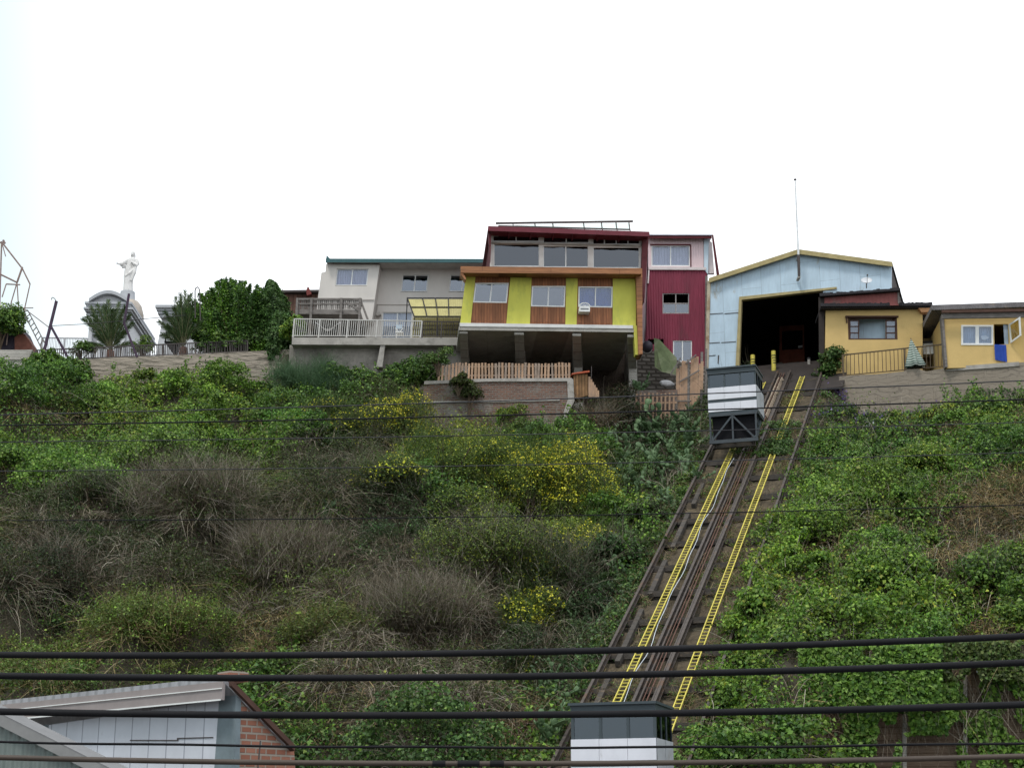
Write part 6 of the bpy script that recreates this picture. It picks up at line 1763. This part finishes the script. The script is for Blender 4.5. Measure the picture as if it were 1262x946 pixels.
for j, (px, py, w_, h_, kd_, n, tw_, tp_, lb) in enumerate((
    (598, 722, 5.0, 2.7, [('olive', .35), ('dark', .3), ('lime', .35)], 20000, 500, 'dry', 'broad rounded olive shrub in the middle of the slope above the dead brush'),
    (690, 760, 3.4, 3.0, [('dark', .8), ('olive', .2)], 16000, 700, 'dry', 'tall nearly black green shrub in the hollow left of the track'),
    (762, 712, 2.2, 2.0, [('ivy', .6), ('dark', .4)], 9000, 300, 'dry', 'dark leafy shrub pressing against the left rail at mid height'),
    (742, 648, 2.0, 1.7, [('bright', .7), ('lime', .3)], 8000, 100, 'dry', 'fresh green shrub between the yellow broom and the left rail'),
    (800, 655, 1.4, 1.3, [('ivy', .5), ('dark', .5)], 5000, 200, 'dry', 'small dark shrub leaning on the left rail below the cactus patch'),
    (230, 655, 5.2, 2.4, [('dark', .55), ('olive', .45)], 9000, 3200, 'dry', 'wide grey brown dome of dead brush at the upper left of the slope'),
    (355, 735, 5.0, 2.4, [('dark', .5), ('olive', .5)], 7000, 3800, 'dry', 'wide grey dome of tangled dead brush in the centre left of the slope'),
    (520, 800, 4.2, 2.4, [('dark', .4), ('olive', .6)], 7000, 3400, 'dry', 'pale grey dome of dead brush above the thick cables'),
    (110, 640, 4.4, 1.9, [('dark', .6), ('olive', .4)], 14000, 500, 'dry', 'dull green rounded shrub at the left edge of the slope below the brambles'),
    (200, 800, 4.6, 1.9, [('olive', .8), ('bright', .2)], 17000, 500, 'straw', 'low olive green mound just above the white shed'),
    (400, 812, 3.8, 1.7, [('olive', .8), ('dark', .2)], 14000, 400, 'straw', 'olive green mound with a dark underside right of the straw tuft'),
    (60, 745, 4.2, 2.0, [('dark', .7), ('brown', .3)], 13000, 1400, 'dry', 'dark brownish shrub at the lower left edge of the slope'),
    (470, 625, 3.4, 2.0, [('dark', .6), ('olive', .4)], 12000, 800, 'dry', 'dark scrubby shrub left of the lime green brooms'),
    (1010, 690, 2.6, 1.9, [('bright', .8), ('ivy', .2)], 11000, 300, 'dry', 'bright green shrub right of the track at mid height'),
    (940, 790, 2.0, 1.6, [('bright', .8), ('lime', .2)], 9000, 100, 'dry', 'bright green shrub spilling over the right rail above the thick cables'),
    (1130, 600, 3.4, 1.6, [('bright', .7), ('lime', .3)], 13000, 200, 'dry', 'fresh light green shrub on the right slope under the stone wall'),
    (1100, 745, 3.2, 1.8, [('bright', .7), ('ivy', .3)], 13000, 200, 'dry', 'rounded green shrub above the clay wall'),
    (1240, 745, 2.8, 2.0, [('ivy', .5), ('bright', .5)], 10000, 400, 'dry', 'green shrub at the right edge below the bare earth patch'))):
    p = on_hill(px, py, 30, 90)
    shrub('slope_shrub', lb, 'shrub', (p.x, p.y, Hf(p.x, p.y) - .1), w_, h_, kd_, n, ln=.1 if kd_[0][0] in ('bright', 'ivy') else .078, wd=.7 if kd_[0][0] in ('bright', 'ivy') else .45, lobes=16, twigs=tw_, seed=100 + j, tw=tp_)
n_ = 90                                                     # growth spilling over the lower right rail
P = np.array([tuple(track(float(a), float(b), -.1)) for a, b in zip(RG.uniform(1.5, 2.5, n_), RG.uniform(TA, -6, n_))])
v_ = Veg(); v_.add(clump_leaves(P, RG.uniform(.2, .5, n_), 130, .1, .7, 'bright'))
o = v_.build('rail_creeper', m_leaf); tag(o, 'bright green creeper spilling over the outer right rail', 'creeper', kind='stuff')
# ================================================================== the two cabins
m_cabw = mat('cabin_white', (.64, .65, .71), rough=.45, var=.08, scale=1.5, stretch=(1, 1, .5), second=(.42, .42, .44), cov=.6, sscale=2.2)
m_cabd = mat('cabin_slate', (.05, .065, .075), rough=.5, var=.15)
m_cabg = glass_mat('cabin_glass', (.3, .32, .36), .12)
def cabin(px0, px1, ptop, Z, label, under=True):
    AZ = math.degrees(math.atan2(TH.x, TH.y))
    F = Facade(px0, ptop, Z, AZ)
    A = F.p(px0, ptop); B = F.p(px1, ptop)
    w = (B - A).dot(F.r)
    c = thing('funicular_cabin', label, 'funicular cabin', 'cabins of the cable railway')
    O = A.copy(); R, N_, U = F.r, F.n, Vector((0, 0, 1))
    def P(u, d, h): return O + R * (u * w) + N_ * d - U * h       # h measured down from the roof
    D = 1.7
    def box(mb, u0, u1, d0, d1, h0, h1): mb.prism([P(u0, d0, h0), P(u1, d0, h0), P(u1, d0, h1), P(u0, d0, h1)], N_ * (d1 - d0))
    H0, HW0, HW1, HB = .0, .22, .78, 1.8
    m = MB(); box(m, -.02, 1.02, -.12, D + .1, -.06, .0); box(m, 0, 1, -.05, D, 0, .2); m.build('roof', m_cabd, c)
    m = MB()
    for u in (0, .33, .655, .965):
        q = MB(); box(q, u, u + .035, .0, .06, .2, HW1); q.build('window_post', m_cabd, c)
    for d in (.55, 1.1, D - .06):
        for u in (.975, 0): q = MB(); box(q, u, u + .025, d, d + .06, .2, HW1); q.build('window_post', m_cabd, c)
    box(m, 0, 1, D - .06, D, .2, HB)
    m.build('rear_wall', m_cabd, c)
    for a, b in ((.035, .33), (.365, .655), (.69, .965)):
        m = MB(); box(m, a, b, .025, .035, .2, HW1); m.build('front_window', m_cabg, c)
    for a, b in ((.06, .55), (.61, 1.1), (1.16, D - .06)):
        m = MB(); box(m, .985, .99, a, b, .2, HW1); m.build('side_window', m_cabg, c)
        m = MB(); box(m, .01, .015, a, b, .2, HW1); m.build('side_window', m_cabg, c)
    for k in range(3):                                            # white sheets in two rows, three each
        a, b = k / 3 + .002, (k + 1) / 3 - .002
        m = MB(); box(m, a, b, -.03, .03, HW1, 1.28); m.build('front_panel', m_cabw, c)
        m = MB(); box(m, a, b, -.03, .03, 1.42, HB); m.build('front_panel', m_cabw, c)
    m = MB(); box(m, 0, 1, 0, .025, 1.28, 1.42); box(m, .006, 1, .002, .03, HW1, HB); m.build('dark_band', m_cabd, c)
    for (a, b, n_) in ((.0, .83, 0), (.85, D, 1)):
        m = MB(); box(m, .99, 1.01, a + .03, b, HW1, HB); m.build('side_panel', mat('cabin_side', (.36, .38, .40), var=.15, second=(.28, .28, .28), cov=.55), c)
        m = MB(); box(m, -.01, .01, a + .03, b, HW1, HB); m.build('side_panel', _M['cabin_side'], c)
    m = MB(); box(m, .0, 1, .0, D, HB, HB + .12); m.build('floor', m_cabd, c)
    # wedge shaped undercarriage: front truss, sloping sills, wheels
    HT = HB + 1.28
    def Q(u, d, h): return P(u, d, h)
    m = MB(); b_ = .07
    fr = -.02
    for u in (.03, .97): m.beam(Q(u, fr, HB + .1), Q(u, fr, HT), b_, b_, R)
    m.beam(Q(.0, fr, HT), Q(1, fr, HT), .1, .14); m.beam(Q(.0, fr, HB + .17), Q(1, fr, HB + .17), .08, .08)
    m.beam(Q(.49, fr, HB + .2), Q(.49, fr, HT), b_, b_, R); m.beam(Q(.47, fr + .01, HB + .25), Q(.07, fr + .01, HT - .08), b_, b_, R); m.beam(Q(.51, fr + .01, HB + .25), Q(.93, fr + .01, HT - .08), b_, b_, R)
    m.build('front_truss', mat('truss_steel', (.05, .06, .07), rough=.6), c)
    m = MB()
    for u in (.06, .94):
        m.beam(Q(u, 0, HT + .0), Q(u, D - .3, HB + .15), .1, .16); m.beam(Q(u, .9, HB + .1), Q(u, .9, HT - .5), .07, .07, R)
        m.beam(Q(u, .05, HB + .15), Q(u, 1.1, HT - .6), .06, .06)
    for d in (.6, 1.4): m.beam(Q(.06, d, HT - .1 - d * TSL), Q(.94, d, HT - .1 - d * TSL), .08, .08)
    m.build('chassis', m_cabd, c)
    m = MB(); m.prism([Q(.07, .12, HB + .1), Q(.07, .12, HT - .12), Q(.07, D - .3, HB + .12)], R * (w * .86)); m.build('truss_shade', mat('truss_shade_black', (.012, .012, .014), rough=.95, spec=.05), c)  # near-black wedge added as the shade inside the truss
    for d in (.25, 1.45):
        for u in (.12, .88):
            m = MB(); cc = Q(u, d, HT + .12 - d * TSL); m.lathe(cc - R * .05, [(.0, 0), (.2, .0), (.2, .05), (.24, .055), (.24, .08), (.0, .085)], 16, tuple(R)); m.build('wheel', m_iron, c)
    m = MB(); box(m, .08, .92, .15, .3, HT, HT + .22); m.build('buffer_beam', m_slp, c)
    return settle(c)
cabin(871.5, 931, 456.5, 67.3, 'white and slate funicular cabin high on the left track by the station')
cabin(703.5, 808, 869.5, 38.6, 'white and slate funicular cabin at the bottom edge, cut by the street cables')

# ================================================================== roofs in the lower left corner
c_r = mat('zinc_white', (.58, .60, .66), rough=.5, var=.10, scale=1.2, second=(.42, .42, .44), cov=.62, planks=(.34, 40, .010, (.5, .5, .53), .05, True))
FA = Facade(288, 880, 24.0, 42)                                       # long white wall, receding to the left
FB_ = Facade(288, 880, 24.0, -44)                                     # brick end wall
shd = thing('lean_to_shed', 'shed with white sheet cladding and a bare red brick end wall, lower left', 'shed')
m_gb = mat('grey_blue_strip', (.16, .20, .22), var=.25, scale=2)
m = MB(); fslab(m, FA, [(58, 893), (270, 862), (257.5, 1040), (60, 1040)], 0, .08); m.build('white_cladding', c_r, shd)
m = MB(); fslab(m, FA, [(270, 861.6), (291, 849), (286, 1040), (257.5, 1040)], .005, .1); m.build('grey_strip', m_gb, shd)
m = MB(); fslab(m, FA, [(20, 899), (60, 892), (60, 1040), (20, 1040)], .0, .1); m.build('corner_panel', m_gb, shd)
m = MB(); fslab(m, FA, [(160, 911), (218, 911), (218, 908.6), (262, 907.4), (262, 908.4), (219, 909.8), (219, 912.2), (160, 912.2)], .015, .013); m.build('sheet_lap', m_iron, shd)
m = MB()
b2 = FB_.p(287.5, 840.5) - FA.n * .22 + FA.r * .03; a2 = b2 - FA.r * (FA.p(290, 860) - FA.p(14, 897)).length
b, a = b2 - Vector((0, 0, .27)), a2 - Vector((0, 0, .27))
m.prism([a, b, b2, a2], FA.n * .05); m.build('fascia', mat('mauve_metal', (.27, .235, .23), rough=.5, var=.12), shd)
m = MB(); m.prism([a2, b2, b2 + Vector((0, 0, .07)), a2 + Vector((0, 0, .07))], (FB_.p(364, 917) - FB_.p(286, 837)) * .98); m.build('roof', mat('zinc_roof', (.36, .36, .38), rough=.45, metal=.3, corr=.18, corr_h=.03), shd)
m = MB(); m.beam(a + Vector((0, 0, .0)) - FA.n * .03, b - FA.n * .03, .02, .022); m.beam(a.lerp(a2, .62) - FA.n * .015, b.lerp(b2, .62) - FA.n * .015, .012, .014); m.build('drip_edge', m_white, shd)
m_b2 = brick_mat('raw_red_brick', (.24, .095, .06), (.33, .15, .10), (.30, .26, .22), .26, .10, .018, (.3, .22, .18), .62, .02)
m = MB(); fslab(m, FB_, [(290, 842), (362, 916), (370, 1040), (286, 1040)], 0, .25); m.build('brick_end', m_b2, shd)
m = MB(); a, b = FB_.p(286, 837, .12), FB_.p(364, 917.5, .12); m.prism([a, b, b - Vector((0, 0, .09)), a - Vector((0, 0, .09))], FB_.n * .4); m.build('verge', m_brown, shd)
m = MB(); m.box(FB_.p(287, 834, -.3), .34, .34, .14, .7); m.box(FB_.p(287, 830.5, -.3), .27, .27, .08, .7); m.build('chimney_cap', m_b2, shd)
m = MB(); m.tube([FB_.p(316, 965, .15), FB_.p(321, 912, .15)], .012, 5); m.build('rod', m_iron, shd)
settle(shd)
cr = thing('corrugated_shed', 'green grey corrugated shed wall with a pale sloping verge at the bottom left corner', 'shed')
FC2 = Facade(30, 920, 21.0, 20)
m = MB(); fslab(m, FC2, [(-160, 805), (0, 885), (148, 959), (150, 1040), (-160, 1040)], 0, .08); m.build('corrugated_wall', mat('green_grey_iron', (.17, .20, .19), rough=.5, var=.15, corr=.13, corr_h=.03, metal=.2), cr)
P0 = [FC2.p(-160, 800, .1), FC2.p(0, 880, .1), FC2.p(150, 955, .1)]
m = MB()
for a, b in zip(P0[:-1], P0[1:]): m.prism([a, b, b - Vector((0, 0, .14)), a - Vector((0, 0, .14))], FC2.n * .06)
m.build('verge', mat('pale_flashing', (.21, .21, .21), rough=.6, var=.2), cr)
m = MB()
for a, b in zip(P0[:-1], P0[1:]): m.prism([a, b, b + Vector((0, 0, .02)), a + Vector((0, 0, .02))], FC2.n * .5)
m.build('roof', mat('dull_zinc', (.16, .16, .165), rough=.6), cr)
settle(cr)

# ================================================================== brown board marked wall, lower right
FQ = Facade(1120, 900, 43.0, 10)
m_clay = mat('clay_concrete', (.17, .12, .085), var=.25, scale=1.2, stretch=(.5, 1, 3), second=(.24, .19, .15), cov=.57, planks=(.17, 4.2, .012, (.5, .45, .4), .25, False), bump=.03, bscale=6)
rwl = thing('clay_wall', 'brown board-marked retaining wall half buried in vines at the lower right', 'retaining wall')
m = MB(); fslab(m, FQ, [(993, 862), (1050, 850), (1112, 834), (1150, 822), (1262, 806), (1420, 786), (1420, 1060), (993, 1060)], 0, .6); m.build('wall', m_clay, rwl)
m = MB()
for x in (1112, 1187): fslab(m, FQ, [(x, 832), (x + 5, 831), (x + 6, 1060), (x + 1, 1060)], .08, .079)
m.build('pilaster', m_conc, rwl)
settle(rwl)

# ================================================================== overhead cables across the street
m_cab = mat('black_cable', (.010, .010, .012), rough=.7, var=.2, spec=.15)
m_cabb = mat('brown_cable', (.06, .045, .036), rough=.6, var=.2)
m_cabl = mat('pale_cable', (.05, .05, .055), rough=.8, spec=.1)
def cable(pts, Z, r, m_, label, parts=None, wob=0.0):
    xs_, ys_ = [p[0] for p in pts], [p[1] for p in pts]
    co = np.polyfit(xs_, ys_, 2 if len(pts) > 2 else 1)
    P = []
    for x in np.arange(-420, 1700, 40.0):
        P.append(pz(x, float(np.polyval(co, x)) + wob * math.sin(x * .021), Z))
    o = MB(); o.tube(P, r, 10)
    ob = o.build('overhead_cable', m_, None, True)
    tag(ob, label, 'cable', 'cables strung across the street'); settle(ob)
    return ob
cable([(0, 806.5), (400, 806), (640, 804), (940, 795.5), (1262, 783.5)], 12.0, .025, m_cab, 'thick black street cable, topmost of the thick ones')
cable([(0, 832.5), (640, 832), (940, 828.5), (1262, 815.5)], 12.2, .026, m_cab, 'thick black street cable, second thick one from the top')
cable([(0, 876.5), (400, 880.5), (640, 880.5), (940, 876.5), (1262, 867.5)], 11.8, .026, m_cab, 'thick black street cable passing in front of the lower cabin windows')
cable([(0, 913.5), (400, 919.2), (640, 920.8), (940, 919.4), (1262, 915.2)], 12.4, .010, m_cab, 'thin black twisted cable just above the brown one', wob=.6)
cable([(0, 933), (400, 939.2), (640, 940.5), (940, 938.4), (1262, 931)], 11.6, .020, m_cabb, 'brown cable along the very bottom of the view')
cable([(0, 511), (500, 498), (800, 487), (1000, 480), (1262, 469)], 13.0, .0048, m_cabl, 'thin wire crossing the upper cabin, first from the top')
cable([(0, 524), (500, 515), (760, 507), (1000, 501.5), (1262, 492)], 13.2, .006, m_cab, 'thin black wire crossing the lower edge of the upper cabin panels')
cable([(0, 544.5), (500, 538), (800, 531.5), (1040, 527), (1262, 520)], 13.2, .0038, m_cabl, 'thin grey wire crossing the truss of the upper cabin')
cable([(0, 580), (500, 576), (800, 569), (1040, 563), (1262, 558)], 13.4, .0038, m_cabl, 'thin grey wire crossing just below the upper cabin')
cable([(0, 641), (500, 638), (800, 633), (1262, 622)], 13.5, .0044, m_cab, 'thin black wire crossing the middle of the track')
F_ = Facade(0, 0, 10, 0)
m = MB()
for x0, x1 in ((533, 549), (564, 591), (604, 621)): m.tube([pz(x0, 940.4, 11.6), pz(x1, 940.4, 11.6)], .0235, 10)
o = m.build('cable_tape', m_cab); tag(o, 'three wraps of black tape round the brown bottom cable', 'tape'); settle(o)
